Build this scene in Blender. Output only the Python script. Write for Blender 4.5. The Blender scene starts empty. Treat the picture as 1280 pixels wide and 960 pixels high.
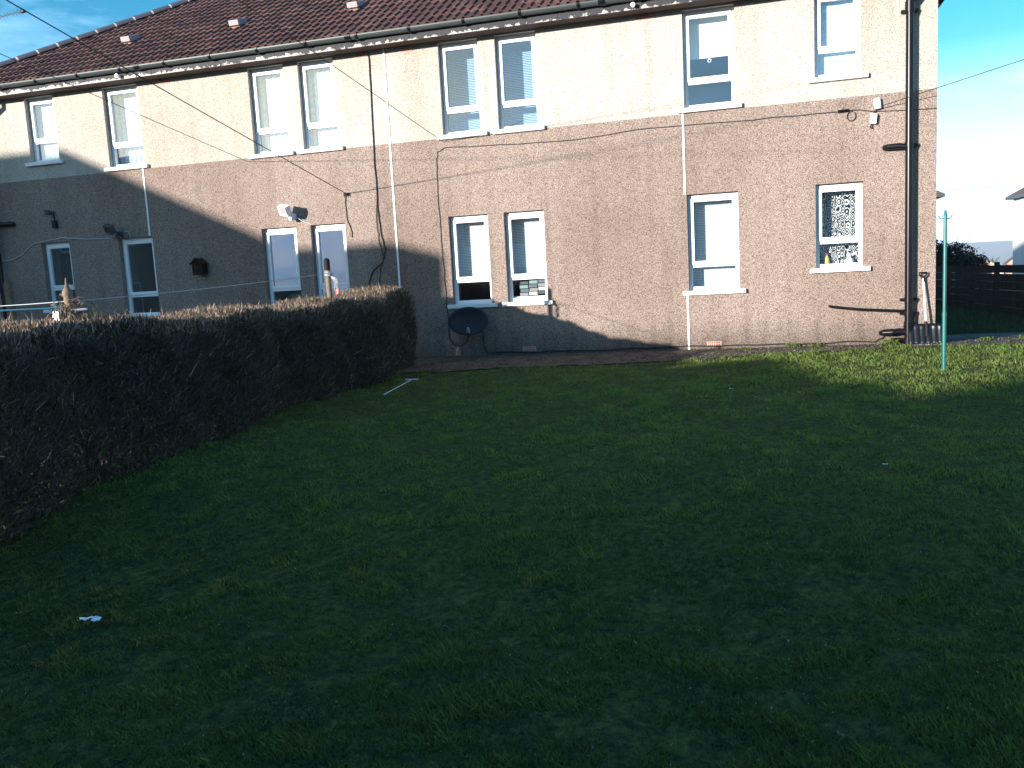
import bpy, math, random
import numpy as np
from mathutils import Vector, Matrix
random.seed(7); rng = np.random.default_rng(7)
scene = bpy.context.scene; COL = scene.collection
R = math.radians

# ------------------------------------------------------------------ camera
YAW, PITCH, ROLL, FPX = -0.274992, 0.125056, -0.053597, 1062.787
CAM = Vector((0, -13.5, 1.283))
cy, sy = math.cos(YAW), math.sin(YAW)
FW = Vector((sy*math.cos(PITCH), cy*math.cos(PITCH), -math.sin(PITCH)))
_r = Vector((cy, -sy, 0)); _u = _r.cross(FW)
RT = _r*math.cos(ROLL) + _u*math.sin(ROLL); UP = -_r*math.sin(ROLL) + _u*math.cos(ROLL)
cd = bpy.data.cameras.new('camera'); co = bpy.data.objects.new('camera', cd); COL.objects.link(co)
m = Matrix((RT, UP, -FW)).transposed().to_4x4(); m.translation = CAM; co.matrix_world = m
cd.sensor_width = 36; cd.lens = FPX/1280*36; cd.clip_end = 9000; cd.clip_start = .05
scene.camera = co

# ------------------------------------------------------------------ light
SUN_A, SUN_C = .65, .175                    # light travels (A, 1, -C)
elev = math.atan(SUN_C/math.hypot(SUN_A, 1))
sdir = Vector((SUN_A, 1, -SUN_C)).normalized()
sl = bpy.data.lights.new('sun', 'SUN'); so = bpy.data.objects.new('sun', sl); COL.objects.link(so)
so.rotation_euler = sdir.to_track_quat('-Z', 'Y').to_euler()
sl.energy = 5.0; sl.angle = R(.55); sl.color = (1, .935, .87)
world = bpy.data.worlds.new('World'); scene.world = world; world.use_nodes = True
wt = world.node_tree; wt.nodes.clear()
wo = wt.nodes.new('ShaderNodeOutputWorld'); bg = wt.nodes.new('ShaderNodeBackground')
sk = wt.nodes.new('ShaderNodeTexSky'); sk.sky_type = 'NISHITA'; sk.sun_disc = False
sk.sun_elevation = elev
sk.sun_rotation = math.atan2(-SUN_A, -1)    # compass angle of the sun from +Y
sk.air_density = 1.0; sk.dust_density = .6; sk.ozone_density = 2.0
bg.inputs['Strength'].default_value = .098
geo = wt.nodes.new('ShaderNodeTexCoord')
mp = wt.nodes.new('ShaderNodeMapping'); mp.inputs['Scale'].default_value = (1.6, 1.6, 7); mp.inputs['Rotation'].default_value = (0, R(14), R(20))
nz = wt.nodes.new('ShaderNodeTexNoise'); nz.inputs['Scale'].default_value = 1.6; nz.inputs['Detail'].default_value = 7; nz.inputs['Roughness'].default_value = .6
rp = wt.nodes.new('ShaderNodeValToRGB'); rp.color_ramp.elements[0].position = .50; rp.color_ramp.elements[1].position = .72
rp.color_ramp.elements[1].color = (.75, .75, .75, 1)
sep = wt.nodes.new('ShaderNodeSeparateXYZ')
mr = wt.nodes.new('ShaderNodeMapRange'); mr.inputs['From Min'].default_value = .21; mr.inputs['From Max'].default_value = .05
mr.inputs['To Min'].default_value = 0; mr.inputs['To Max'].default_value = .92
mx = wt.nodes.new('ShaderNodeMath'); mx.operation = 'ADD'; mx.use_clamp = True
mm = wt.nodes.new('ShaderNodeMath'); mm.operation = 'MULTIPLY'
mix = wt.nodes.new('ShaderNodeMixRGB'); mix.inputs[2].default_value = (5.5, 8.6, 14, 1)
hs = wt.nodes.new('ShaderNodeHueSaturation'); hs.inputs['Saturation'].default_value = 1.55; hs.inputs['Hue'].default_value = .49
sm_ = wt.nodes.new('ShaderNodeMixRGB'); sm_.blend_type = 'MULTIPLY'; sm_.inputs[0].default_value = 1; sm_.inputs[2].default_value = (1.0, 1.15, 1.18, 1)
L = wt.links.new
L(geo.outputs['Generated'], mp.inputs[0]); L(mp.outputs[0], nz.inputs['Vector']); L(nz.outputs['Fac'], rp.inputs[0])
L(geo.outputs['Generated'], sep.inputs[0]); L(sep.outputs[2], mr.inputs[0])
L(rp.outputs[0], mm.inputs[0]); mm.inputs[1].default_value = .6
L(mm.outputs[0], mx.inputs[0]); L(mr.outputs[0], mx.inputs[1])
L(sk.outputs[0], hs.inputs['Color']); L(hs.outputs[0], sm_.inputs[1]); L(sm_.outputs[0], mix.inputs[1]); L(mx.outputs[0], mix.inputs[0])
L(mix.outputs[0], bg.inputs[0]); L(bg.outputs[0], wo.inputs[0])
vs = scene.view_settings; vs.view_transform = 'Standard'; vs.look = 'None'; vs.exposure = 1.3; vs.gamma = 1
scene.cycles.max_bounces = 6; scene.cycles.transparent_max_bounces = 12
scene.cycles.volume_bounces = 0

# ------------------------------------------------------------------ materials
def mat(name, col, rough=.8, metal=0, var=None, vscale=3, bump=None, bscale=40, spec=.4, nodes=None, detail=4):
    m = bpy.data.materials.new(name); m.use_nodes = True
    t = m.node_tree; b = t.nodes['Principled BSDF']
    b.inputs['Base Color'].default_value = (*col, 1); b.inputs['Roughness'].default_value = rough
    b.inputs['Metallic'].default_value = metal; b.inputs['Specular IOR Level'].default_value = spec
    tc = t.nodes.new('ShaderNodeTexCoord')
    if var:
        n = t.nodes.new('ShaderNodeTexNoise'); n.inputs['Scale'].default_value = vscale; n.inputs['Detail'].default_value = detail
        n.inputs['Roughness'].default_value = .65
        r = t.nodes.new('ShaderNodeValToRGB'); r.color_ramp.elements[0].position = .35; r.color_ramp.elements[1].position = .65
        r.color_ramp.elements[0].color = (*col, 1); r.color_ramp.elements[1].color = (*var, 1)
        t.links.new(tc.outputs['Object'], n.inputs['Vector']); t.links.new(n.outputs['Fac'], r.inputs[0]); t.links.new(r.outputs[0], b.inputs['Base Color'])
    if bump:
        n2 = t.nodes.new('ShaderNodeTexNoise'); n2.inputs['Scale'].default_value = bscale; n2.inputs['Detail'].default_value = 3
        bp = t.nodes.new('ShaderNodeBump'); bp.inputs['Strength'].default_value = bump; bp.inputs['Distance'].default_value = .01
        t.links.new(tc.outputs['Object'], n2.inputs['Vector']); t.links.new(n2.outputs['Fac'], bp.inputs['Height']); t.links.new(bp.outputs[0], b.inputs['Normal'])
    return m

def pebble(name, dark, light, stain, scale=58, contrast=(.12, .75)):
    m = bpy.data.materials.new(name); m.use_nodes = True; t = m.node_tree; b = t.nodes['Principled BSDF']
    b.inputs['Roughness'].default_value = .9; b.inputs['Specular IOR Level'].default_value = .2
    N = t.nodes.new; K = t.links.new
    tc = N('ShaderNodeTexCoord')
    v = N('ShaderNodeTexVoronoi'); v.inputs['Scale'].default_value = scale; v.inputs['Randomness'].default_value = 1
    K(tc.outputs['Object'], v.inputs['Vector'])
    s = N('ShaderNodeSeparateColor'); K(v.outputs['Color'], s.inputs[0])
    n3 = N('ShaderNodeTexNoise'); n3.inputs['Scale'].default_value = 75; n3.inputs['Detail'].default_value = 2; K(tc.outputs['Object'], n3.inputs['Vector'])
    ad = N('ShaderNodeMath'); ad.operation = 'ADD'; K(s.outputs[0], ad.inputs[0])
    sc = N('ShaderNodeMath'); sc.operation = 'MULTIPLY_ADD'; sc.inputs[1].default_value = 1.4; sc.inputs[2].default_value = -.7
    K(n3.outputs['Fac'], sc.inputs[0]); K(sc.outputs[0], ad.inputs[1])
    r = N('ShaderNodeValToRGB'); r.color_ramp.elements[0].position = contrast[0]; r.color_ramp.elements[1].position = contrast[1]
    r.color_ramp.elements[0].color = (*dark, 1); r.color_ramp.elements[1].color = (*light, 1); K(ad.outputs[0], r.inputs[0])
    # large soft weathering
    mpp = N('ShaderNodeMapping'); mpp.inputs['Scale'].default_value = (1, 1, .45); K(tc.outputs['Object'], mpp.inputs[0])
    n = N('ShaderNodeTexNoise'); n.inputs['Scale'].default_value = .8; n.inputs['Detail'].default_value = 5; K(mpp.outputs[0], n.inputs['Vector'])
    r2 = N('ShaderNodeValToRGB'); r2.color_ramp.elements[0].position = .42; r2.color_ramp.elements[1].position = .7
    r2.color_ramp.elements[0].color = (1, 1, 1, 1); r2.color_ramp.elements[1].color = (*stain, 1); K(n.outputs['Fac'], r2.inputs[0])
    mu = N('ShaderNodeMixRGB'); mu.blend_type = 'MULTIPLY'; mu.inputs[0].default_value = 1; K(r.outputs[0], mu.inputs[1]); K(r2.outputs[0], mu.inputs[2])
    # splash-back dirt low on the wall and run-off streaks
    se = N('ShaderNodeSeparateXYZ'); K(tc.outputs['Object'], se.inputs[0])
    mpz = N('ShaderNodeMapping'); mpz.inputs['Scale'].default_value = (5, 5, .25); K(tc.outputs['Object'], mpz.inputs[0])
    ns = N('ShaderNodeTexNoise'); ns.inputs['Scale'].default_value = 1; ns.inputs['Detail'].default_value = 4; K(mpz.outputs[0], ns.inputs['Vector'])
    dm = N('ShaderNodeMapRange'); dm.inputs['From Min'].default_value = .0; dm.inputs['From Max'].default_value = .42; dm.inputs['To Min'].default_value = .55; dm.inputs['To Max'].default_value = 1
    nz2 = N('ShaderNodeMath'); nz2.operation = 'MULTIPLY_ADD'; nz2.inputs[1].default_value = .5; nz2.inputs[2].default_value = -.2; K(ns.outputs['Fac'], nz2.inputs[0])
    sb = N('ShaderNodeMath'); sb.operation = 'SUBTRACT'; K(se.outputs[2], sb.inputs[0]); K(nz2.outputs[0], sb.inputs[1]); K(sb.outputs[0], dm.inputs['Value'])
    st = N('ShaderNodeMapRange'); st.inputs['From Min'].default_value = .52; st.inputs['From Max'].default_value = .72; st.inputs['To Min'].default_value = 1; st.inputs['To Max'].default_value = .84; K(ns.outputs['Fac'], st.inputs['Value'])
    m3 = N('ShaderNodeMath'); m3.operation = 'MULTIPLY'; K(dm.outputs[0], m3.inputs[0]); K(st.outputs[0], m3.inputs[1])
    mu2 = N('ShaderNodeMixRGB'); mu2.blend_type = 'MULTIPLY'; mu2.inputs[0].default_value = 1; K(mu.outputs[0], mu2.inputs[1]); K(m3.outputs[0], mu2.inputs[2])
    K(mu2.outputs[0], b.inputs['Base Color'])
    bp = N('ShaderNodeBump'); bp.inputs['Strength'].default_value = .5; bp.inputs['Distance'].default_value = .006; bp.invert = True
    K(v.outputs['Distance'], bp.inputs['Height']); K(bp.outputs[0], b.inputs['Normal'])
    return m

def tint_mat(name, stops, rough=.7, trans=0.0, objrand=False, spec=.3, attr='tint'):
    m = bpy.data.materials.new(name); m.use_nodes = True; t = m.node_tree; b = t.nodes['Principled BSDF']
    b.inputs['Roughness'].default_value = rough; b.inputs['Specular IOR Level'].default_value = spec
    if objrand:
        a = t.nodes.new('ShaderNodeObjectInfo'); out = a.outputs['Random']
    else:
        a = t.nodes.new('ShaderNodeAttribute'); a.attribute_name = attr; out = a.outputs['Fac']
    r = t.nodes.new('ShaderNodeValToRGB'); e = r.color_ramp.elements
    e[0].position, e[0].color = stops[0][0], (*stops[0][1], 1)
    e[1].position, e[1].color = stops[-1][0], (*stops[-1][1], 1)
    for p, c in stops[1:-1]:
        x = e.new(p); x.color = (*c, 1)
    t.links.new(out, r.inputs[0]); t.links.new(r.outputs[0], b.inputs['Base Color'])
    if trans:
        tr = t.nodes.new('ShaderNodeBsdfTranslucent'); t.links.new(r.outputs[0], tr.inputs[0])
        ms = t.nodes.new('ShaderNodeMixShader'); ms.inputs[0].default_value = trans
        t.links.new(b.outputs[0], ms.inputs[1]); t.links.new(tr.outputs[0], ms.inputs[2])
        t.links.new(ms.outputs[0], t.nodes['Material Output'].inputs[0])
    return m

def glass_mat():
    m = bpy.data.materials.new('glass'); m.use_nodes = True; t = m.node_tree; t.nodes.clear()
    o = t.nodes.new('ShaderNodeOutputMaterial'); tr = t.nodes.new('ShaderNodeBsdfTransparent'); gl = t.nodes.new('ShaderNodeBsdfGlossy')
    tr.inputs[0].default_value = (.9, .94, .93, 1); gl.inputs['Roughness'].default_value = 0.0; gl.inputs[0].default_value = (.84, .93, 1, 1)
    tc = t.nodes.new('ShaderNodeTexCoord'); n = t.nodes.new('ShaderNodeTexNoise'); n.inputs['Scale'].default_value = 1.3; n.inputs['Detail'].default_value = 0
    bp = t.nodes.new('ShaderNodeBump'); bp.inputs['Strength'].default_value = .12; bp.inputs['Distance'].default_value = .02
    t.links.new(tc.outputs['Object'], n.inputs['Vector']); t.links.new(n.outputs['Fac'], bp.inputs['Height']); t.links.new(bp.outputs[0], gl.inputs['Normal'])
    f = t.nodes.new('ShaderNodeFresnel'); ge = t.nodes.new('ShaderNodeNewGeometry'); mi_ = t.nodes.new('ShaderNodeMath'); mi_.operation = 'MULTIPLY_ADD'
    mi_.inputs[1].default_value = 1/2.4-2.4; mi_.inputs[2].default_value = 2.4      # same reflectance from both sides of the pane
    t.links.new(ge.outputs['Backfacing'], mi_.inputs[0]); t.links.new(mi_.outputs[0], f.inputs[0])
    ms = t.nodes.new('ShaderNodeMixShader'); t.links.new(f.outputs[0], ms.inputs[0]); t.links.new(tr.outputs[0], ms.inputs[1]); t.links.new(gl.outputs[0], ms.inputs[2])
    t.links.new(ms.outputs[0], o.inputs[0]); return m

def lace_mat():
    m = bpy.data.materials.new('lace'); m.use_nodes = True; t = m.node_tree; b = t.nodes['Principled BSDF']
    b.inputs['Base Color'].default_value = (.8, .8, .8, 1); b.inputs['Roughness'].default_value = .9
    tc = t.nodes.new('ShaderNodeTexCoord'); mp = t.nodes.new('ShaderNodeMapping'); mp.inputs['Scale'].default_value = (15, 15, 9)
    v = t.nodes.new('ShaderNodeTexVoronoi'); v.inputs['Scale'].default_value = 1; v.inputs['Randomness'].default_value = .45
    w = t.nodes.new('ShaderNodeTexNoise'); w.inputs['Scale'].default_value = 3; w.inputs['Detail'].default_value = 3
    ma = t.nodes.new('ShaderNodeMath'); ma.operation = 'MULTIPLY'; ma.inputs[1].default_value = 24
    si = t.nodes.new('ShaderNodeMath'); si.operation = 'SINE'
    ad = t.nodes.new('ShaderNodeMath'); ad.operation = 'MULTIPLY_ADD'; ad.inputs[1].default_value = .30
    gt = t.nodes.new('ShaderNodeMath'); gt.operation = 'GREATER_THAN'; gt.inputs[1].default_value = .63
    t.links.new(tc.outputs['Object'], mp.inputs[0]); t.links.new(mp.outputs[0], v.inputs['Vector']); t.links.new(mp.outputs[0], w.inputs['Vector'])
    t.links.new(v.outputs['Distance'], ma.inputs[0]); t.links.new(ma.outputs[0], si.inputs[0]); t.links.new(si.outputs[0], ad.inputs[0])
    t.links.new(w.outputs['Fac'], ad.inputs[2]); t.links.new(ad.outputs[0], gt.inputs[0])
    tr = t.nodes.new('ShaderNodeBsdfTransparent'); ms = t.nodes.new('ShaderNodeMixShader')
    t.links.new(gt.outputs[0], ms.inputs[0]); t.links.new(tr.outputs[0], ms.inputs[1]); t.links.new(b.outputs[0], ms.inputs[2])
    t.links.new(ms.outputs[0], t.nodes['Material Output'].inputs[0]); return m

def peel_mat():
    m = mat('peeling_paint', (.02, .02, .024), .7, bump=.6, bscale=25); t = m.node_tree; b = t.nodes['Principled BSDF']; N = t.nodes.new; K = t.links.new
    tc = N('ShaderNodeTexCoord'); se = N('ShaderNodeSeparateXYZ'); K(tc.outputs['Object'], se.inputs[0])
    n = N('ShaderNodeTexNoise'); n.inputs['Scale'].default_value = 8; n.inputs['Detail'].default_value = 9; n.inputs['Roughness'].default_value = .7; K(tc.outputs['Object'], n.inputs['Vector'])
    a = N('ShaderNodeMath'); a.operation = 'MULTIPLY_ADD'; a.inputs[1].default_value = -5.5; a.inputs[2].default_value = 5.5*5.150; K(se.outputs[2], a.inputs[0])
    c = N('ShaderNodeMath'); c.operation = 'MULTIPLY_ADD'; c.inputs[1].default_value = -.018; c.inputs[2].default_value = -.25; K(se.outputs[0], c.inputs[0])
    d = N('ShaderNodeMath'); K(a.outputs[0], d.inputs[0]); K(c.outputs[0], d.inputs[1]); n2 = N('ShaderNodeMath'); n2.operation = 'MULTIPLY_ADD'; n2.inputs[1].default_value = 1.7; n2.inputs[2].default_value = -.35; K(n.outputs['Fac'], n2.inputs[0]); e = N('ShaderNodeMath'); K(d.outputs[0], e.inputs[0]); K(n2.outputs[0], e.inputs[1])
    r = N('ShaderNodeValToRGB'); r.color_ramp.elements[0].position = .50; r.color_ramp.elements[1].position = .56
    r.color_ramp.elements[0].color = (.02, .02, .024, 1); r.color_ramp.elements[1].color = (.42, .39, .36, 1); K(e.outputs[0], r.inputs[0]); K(r.outputs[0], b.inputs['Base Color']); return m

M = dict(
    cream=pebble('cream_pebbledash', (.20, .175, .15), (.46, .425, .375), (.84, .80, .74), scale=125, contrast=(-.1, .5)),
    brown=pebble('brown_pebbledash', (.078, .060, .051), (.338, .262, .220), (.74, .69, .66), scale=115, contrast=(-.2, .8)),
    white=mat('white_upvc', (.80, .81, .82), .3, spec=.5),
    sill=mat('painted_sill', (.78, .78, .77), .6, var=(.68, .68, .67), vscale=6, bump=.2),
    bead=mat('white_bead', (.78, .78, .76), .5),
    black=mat('black_plastic', (.004, .004, .005), .28, spec=.22, var=(.007, .007, .009), vscale=5),
    blackm=mat('matt_black', (.01, .01, .011), .7, spec=.2),
    grey=mat('grey_plastic', (.045, .055, .055), .42),
    fascia=peel_mat(),
    soffit=mat('soffit_board', (.10, .062, .05), .85, var=(.07, .042, .035), vscale=4),
    under=mat('roof_felt', (.03, .022, .02), .95),
    tile=tint_mat('roof_tile', [(0, (.058, .028, .026)), (.5, (.085, .04, .036)), (1, (.125, .062, .052))], .85, objrand=True),
    tile2=mat('roof_tile_mass', (.06, .028, .026), .85, var=(.125, .062, .052), vscale=5, bump=.3),
    hip=mat('hip_tile', (.045, .045, .065), .8, var=(.07, .06, .075), vscale=4, bump=.4),
    mortar=mat('mortar', (.5, .46, .42), .9, bump=.5),
    terra=mat('terracotta', (.26, .14, .10), .85), cowl=mat('vent_cowl', (.30, .27, .27), .7),
    brick=mat('air_brick_clay', (.5, .27, .19), .85, bump=.4), hole=mat('dark_hole', (.03, .018, .014), .9),
    room=mat('room_plaster', (.16, .155, .155), .9), floor=mat('room_floor', (.12, .09, .07), .8),
    glass=glass_mat(), lace=lace_mat(),
    blind=mat('blind_slat', (.78, .82, .86), .5), shadebl=mat('shade_tinted_slat', (.36, .52, .76), .5), roller=mat('roller_fabric', (.80, .78, .72), .9),  # blue skylight of the shade is painted into the venetian slat colour
    net=mat('net_curtain', (.66, .75, .84), .9, var=(.45, .56, .68), vscale=14),  # net colour carries the blue of skylit shade
    tan=mat('dark_curtain', (.03, .03, .035), .9, var=(.06, .06, .065), vscale=8),
    cable=mat('cable_sheath', (.014, .013, .012), .7), palecable=mat('pale_cable', (.5, .5, .52), .6),
    wood=mat('weathered_wood', (.22, .16, .11), .85, var=(.12, .085, .06), vscale=18, bump=.6, bscale=60),
    fence=mat('fence_timber', (.040, .022, .016), .9, spec=.06, var=(.018, .011, .008), vscale=8, bump=.6, bscale=50),
    green=mat('green_metal', (.008, .095, .09), .35, spec=.5, var=(.014, .12, .11), vscale=9),
    steel=mat('steel', (.5, .5, .52), .35, metal=.8), shaft=mat('pale_shaft', (.62, .60, .60), .4, spec=.6),
    concrete=mat('path_concrete', (.09, .085, .078), .95, spec=.05, var=(.15, .14, .13), vscale=3, bump=.7, bscale=30, detail=8),
    shovel=mat('shovel_plastic', (.006, .006, .008), .35, spec=.35), dirt=mat('path_dirt', (.075, .05, .038), .95, spec=.08, var=(.17, .13, .105), vscale=4.5, bump=1, bscale=35, detail=8),
    render=mat('pale_render', (.66, .66, .66), .9, var=(.58, .58, .58), vscale=2),
    render2=mat('buff_render', (.42, .36, .30), .9, var=(.35, .3, .26), vscale=2),
    roofplain=mat('far_roof', (.16, .085, .07), .9, var=(.11, .06, .05), vscale=3, bump=.4, bscale=10),
    roofdark=mat('near_roof', (.09, .05, .045), .9, var=(.06, .035, .03), vscale=3, bump=.4, bscale=10),
    darkwin=mat('dark_window', (.03, .035, .04), .1, spec=.8),
    shed=mat('shed_board', (.16, .18, .22), .8, var=(.12, .13, .17), vscale=6),
    paper=mat('white_litter', (.8, .83, .86), .6), blueline=mat('blue_line', (.25, .55, .6), .6), whiteline=mat('white_line', (.4, .4, .4), .6),
    rust=mat('red_peg', (.5, .08, .06), .6), bottle=mat('yellow_bottle', (.65, .5, .12), .5), china=mat('china', (.75, .76, .8), .3),
    tealgrey=mat('grey_green_case', (.22, .33, .32), .6), sofa=mat('sofa_back', (.35, .31, .27), .9), teal=mat('teal_box', (.1, .4, .38), .6),
    dish=mat('dish_dark', (.016, .019, .027), .55, spec=.25),
)

for key in ('tile',):
    t = M[key].node_tree; b = t.nodes['Principled BSDF']; lk = b.inputs['Base Color'].links[0]; src = lk.from_socket
    tc = t.nodes.new('ShaderNodeNewGeometry'); n = t.nodes.new('ShaderNodeTexNoise'); n.inputs['Scale'].default_value = 3.2; n.inputs['Detail'].default_value = 8; n.inputs['Roughness'].default_value = .7
    r = t.nodes.new('ShaderNodeValToRGB'); r.color_ramp.elements[0].position = .35; r.color_ramp.elements[1].position = .68; r.color_ramp.elements[0].color = (.6, .6, .62, 1); r.color_ramp.elements[1].color = (1.35, 1.35, 1.3, 1)
    mu = t.nodes.new('ShaderNodeMixRGB'); mu.blend_type = 'MULTIPLY'; mu.inputs[0].default_value = 1
    t.links.new(tc.outputs['Position'], n.inputs['Vector']); t.links.new(n.outputs['Fac'], r.inputs[0]); t.links.new(src, mu.inputs[1]); t.links.new(r.outputs[0], mu.inputs[2]); t.links.new(mu.outputs[0], b.inputs['Base Color'])

# ------------------------------------------------------------------ mesh builder
OW = {}
class MB:
    def __init__(s): s.v = []; s.f = []; s.m = []
    def face(s, pts, mi=0):
        n = len(s.v); s.v += [tuple(p) for p in pts]; s.f.append(tuple(range(n, n+len(pts)))); s.m.append(mi); return s
    def box(s, x0, x1, y0, y1, z0, z1, mi=0, rot=None):
        n = len(s.v); P = [(x, y, z) for z in (z0, z1) for y in (y0, y1) for x in (x0, x1)]
        if rot:
            c = Vector(((x0+x1)/2, (y0+y1)/2, (z0+z1)/2)); P = [tuple(c + rot @ (Vector(p)-c)) for p in P]
        s.v += P
        for q in ((0, 2, 3, 1), (4, 5, 7, 6), (0, 1, 5, 4), (2, 6, 7, 3), (0, 4, 6, 2), (1, 3, 7, 5)):
            s.f.append(tuple(n+i for i in q)); s.m.append(mi)
        return s
    def tube(s, path, r, seg=8, mi=0, cap=True, r2=None):
        path = [Vector(p) for p in path]; k = len(path); n0 = len(s.v); prev = None
        for i, p in enumerate(path):
            d = (path[min(i+1, k-1)] - path[max(i-1, 0)]).normalized()
            if prev is None:
                a = Vector((0, 0, 1)) if abs(d.z) < .9 else Vector((1, 0, 0)); u = d.cross(a).normalized()
            else: u = (prev - d*prev.dot(d)).normalized()
            prev = u; w = d.cross(u)
            rr = r if r2 is None else r + (r2-r)*i/(k-1)
            if isinstance(r, (list, tuple)): rr = r[i]
            for j in range(seg):
                t = 2*math.pi*j/seg; s.v.append(tuple(p + u*math.cos(t)*rr + w*math.sin(t)*rr))
        for i in range(k-1):
            for j in range(seg):
                a = n0+i*seg+j; b = n0+i*seg+(j+1) % seg; s.f.append((a, b, b+seg, a+seg)); s.m.append(mi)
        if cap:
            s.f.append(tuple(n0+j for j in reversed(range(seg)))); s.m.append(mi)
            s.f.append(tuple(n0+(k-1)*seg+j for j in range(seg))); s.m.append(mi)
        return s
    def build(s, name, mats, parent=None, origin=None, smooth=False, bevel=0, **props):
        if not isinstance(mats, (list, tuple)): mats = [mats]
        if origin is None: origin = OW.get(parent.name, Vector()) if parent else Vector()
        origin = Vector(origin)
        me = bpy.data.meshes.new(name)
        me.from_pydata([(x-origin.x, y-origin.y, z-origin.z) for x, y, z in s.v], [], s.f); 
        for mt in mats: me.materials.append(mt)
        me.polygons.foreach_set('material_index', s.m)
        if smooth: me.polygons.foreach_set('use_smooth', [True]*len(s.f))
        me.update()
        o = bpy.data.objects.new(name, me); COL.objects.link(o)
        OW[o.name] = origin
        if parent: o.parent = parent; o.location = origin - OW[parent.name]
        else: o.location = origin
        if bevel:
            bv = o.modifiers.new('bevel', 'BEVEL'); bv.width = bevel; bv.segments = 2
        if smooth and len(s.f) > 6:
            try:
                me.set_sharp_from_angle(angle=R(40))
            except Exception: pass
        for k, v in props.items(): o[k] = v
        return o
def thing(name, label, cat, loc=(0, 0, 0), group=None):
    o = bpy.data.objects.new(name, None); COL.objects.link(o); o.location = loc; OW[o.name] = Vector(loc)
    o.empty_display_size = .2
    o['label'] = label; o['category'] = cat
    if group: o['group'] = group
    return o
def tag(o, label, cat, group=None):
    o['label'] = label; o['category'] = cat
    if group: o['group'] = group
    return o
def dup(o, parent, wloc):
    c = o.copy(); COL.objects.link(c); c.parent = parent; c.location = Vector(wloc) - OW[parent.name]; OW[c.name] = Vector(wloc); return c
def np_mesh(name, V, F, mat_, parent=None, tint=None, **props):
    me = bpy.data.meshes.new(name); nv, nf, k = len(V), len(F), F.shape[1]
    me.vertices.add(nv); me.vertices.foreach_set('co', V.astype(np.float32).ravel())
    me.loops.add(nf*k); me.loops.foreach_set('vertex_index', F.astype(np.int32).ravel())
    me.polygons.add(nf); me.polygons.foreach_set('loop_start', np.arange(0, nf*k, k, dtype=np.int32))
    try: me.polygons.foreach_set('loop_total', np.full(nf, k, dtype=np.int32))
    except Exception: pass
    me.update(calc_edges=True)
    if tint is not None:
        a = me.attributes.new('tint', 'FLOAT', 'POINT'); a.data.foreach_set('value', tint.astype(np.float32))
    me.materials.append(mat_)
    o = bpy.data.objects.new(name, me); COL.objects.link(o)
    if parent: o.parent = parent; o.location = -OW[parent.name]
    for kk, v in props.items(): o[kk] = v
    return o

# ------------------------------------------------------------------ ground
def sm(a, b, x):
    t = np.clip((x-a)/(b-a), 0, 1); return t*t*(3-2*t)
def gh(X, Y):
    X = np.asarray(X, float); Y = np.asarray(Y, float)
    z = np.where(Y < 0, -.024*np.minimum(-Y, 6.8), -.06*np.clip(Y, 0, 5))
    z = z - .26*sm(6.6, 9.6, -Y)
    wob = .02*np.sin(X*1.3+Y*.7)+.014*np.sin(X*2.9-Y*2.1+1)+.008*np.sin(X*6.1+Y*5.3)+.006*np.sin(X*9.7-Y*8.3)
    z = z + wob*sm(.8, 2.5, -Y)
    r = np.hypot(X, Y)
    return z - np.clip(r-42, 0, 650)*.05
def gz(x, y): return float(gh(x, y))

def axis(near, step, far):
    a = list(np.arange(-near, near+1e-6, step)); s = step; x = near
    while x < far:
        s *= 1.35; x += s; a.append(x); a.insert(0, -x)
    return np.array(sorted(a))
xs = axis(12, .2, 3300); ys = axis(14, .2, 3300)
GX, GY = np.meshgrid(xs, ys); GZ = gh(GX, GY)
V = np.stack([GX, GY, GZ], -1).reshape(-1, 3); nx, ny = len(xs), len(ys)
I = np.arange(nx*ny).reshape(ny, nx)
F = np.stack([I[:-1, :-1], I[:-1, 1:], I[1:, 1:], I[1:, :-1]], -1).reshape(-1, 4)
soil = mat('turf', (.018, .034, .016), .95, spec=.04, var=(.10, .115, .035), vscale=19, bump=1, bscale=60, detail=9)
g = np_mesh('ground', V, F, soil, kind='structure')
g.data.polygons.foreach_set('use_smooth', [True]*len(g.data.polygons))

# grass blades
def edgeY(X):   # where the turf stops at the foot of the wall
    return np.interp(X, [-6, -4.66, -2.5, -.5, .7, 2.45, 3.6, 6], [-1.8, -1.72, -1.55, -1.05, -.74, -.34, -.30, -.2]) + .05*np.sin(X*7)+.03*np.sin(X*17+1)
def hedge_front(Y): return -4.97 + .10*np.sin(Y*1.7)+.05*np.sin(Y*4.1)
N = 820000
ang = rng.uniform(-1.02, .62, N); d = 1.4 + 17*rng.random(N)**1.75
bx = np.sin(ang)*d; by = -13.5+np.cos(ang)*d
def vnoise(x, y, f, seed):
    g_ = np.random.default_rng(seed).random((257, 257)); x = x*f+100.3; y = y*f+77.7; i = np.floor(x).astype(int); j = np.floor(y).astype(int); u = x-i; v = y-j
    u = u*u*(3-2*u); v = v*v*(3-2*v); i %= 256; j %= 256
    return g_[i, j]*(1-u)*(1-v)+g_[i+1, j]*u*(1-v)+g_[i, j+1]*(1-u)*v+g_[i+1, j+1]*u*v
noi = .55*vnoise(bx, by, .9, 1)+.45*vnoise(bx, by, 2.1, 2)
noi2 = .45*vnoise(bx, by*1.2, 4.5, 3)+.35*vnoise(bx, by, 9.5, 4)+.2*vnoise(bx, by, 21, 5); noi2 = np.clip((noi2-.5)*2.0+.5, 0, 1)
keep = (bx > hedge_front(by)-.3+.25*rng.random(N)) & (by < edgeY(bx)+.10*rng.random(N)**3*(1+2*noi2)) & (rng.random(N) < .52+.15*noi+.45*noi2)
keep &= (bx < 14)
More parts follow.
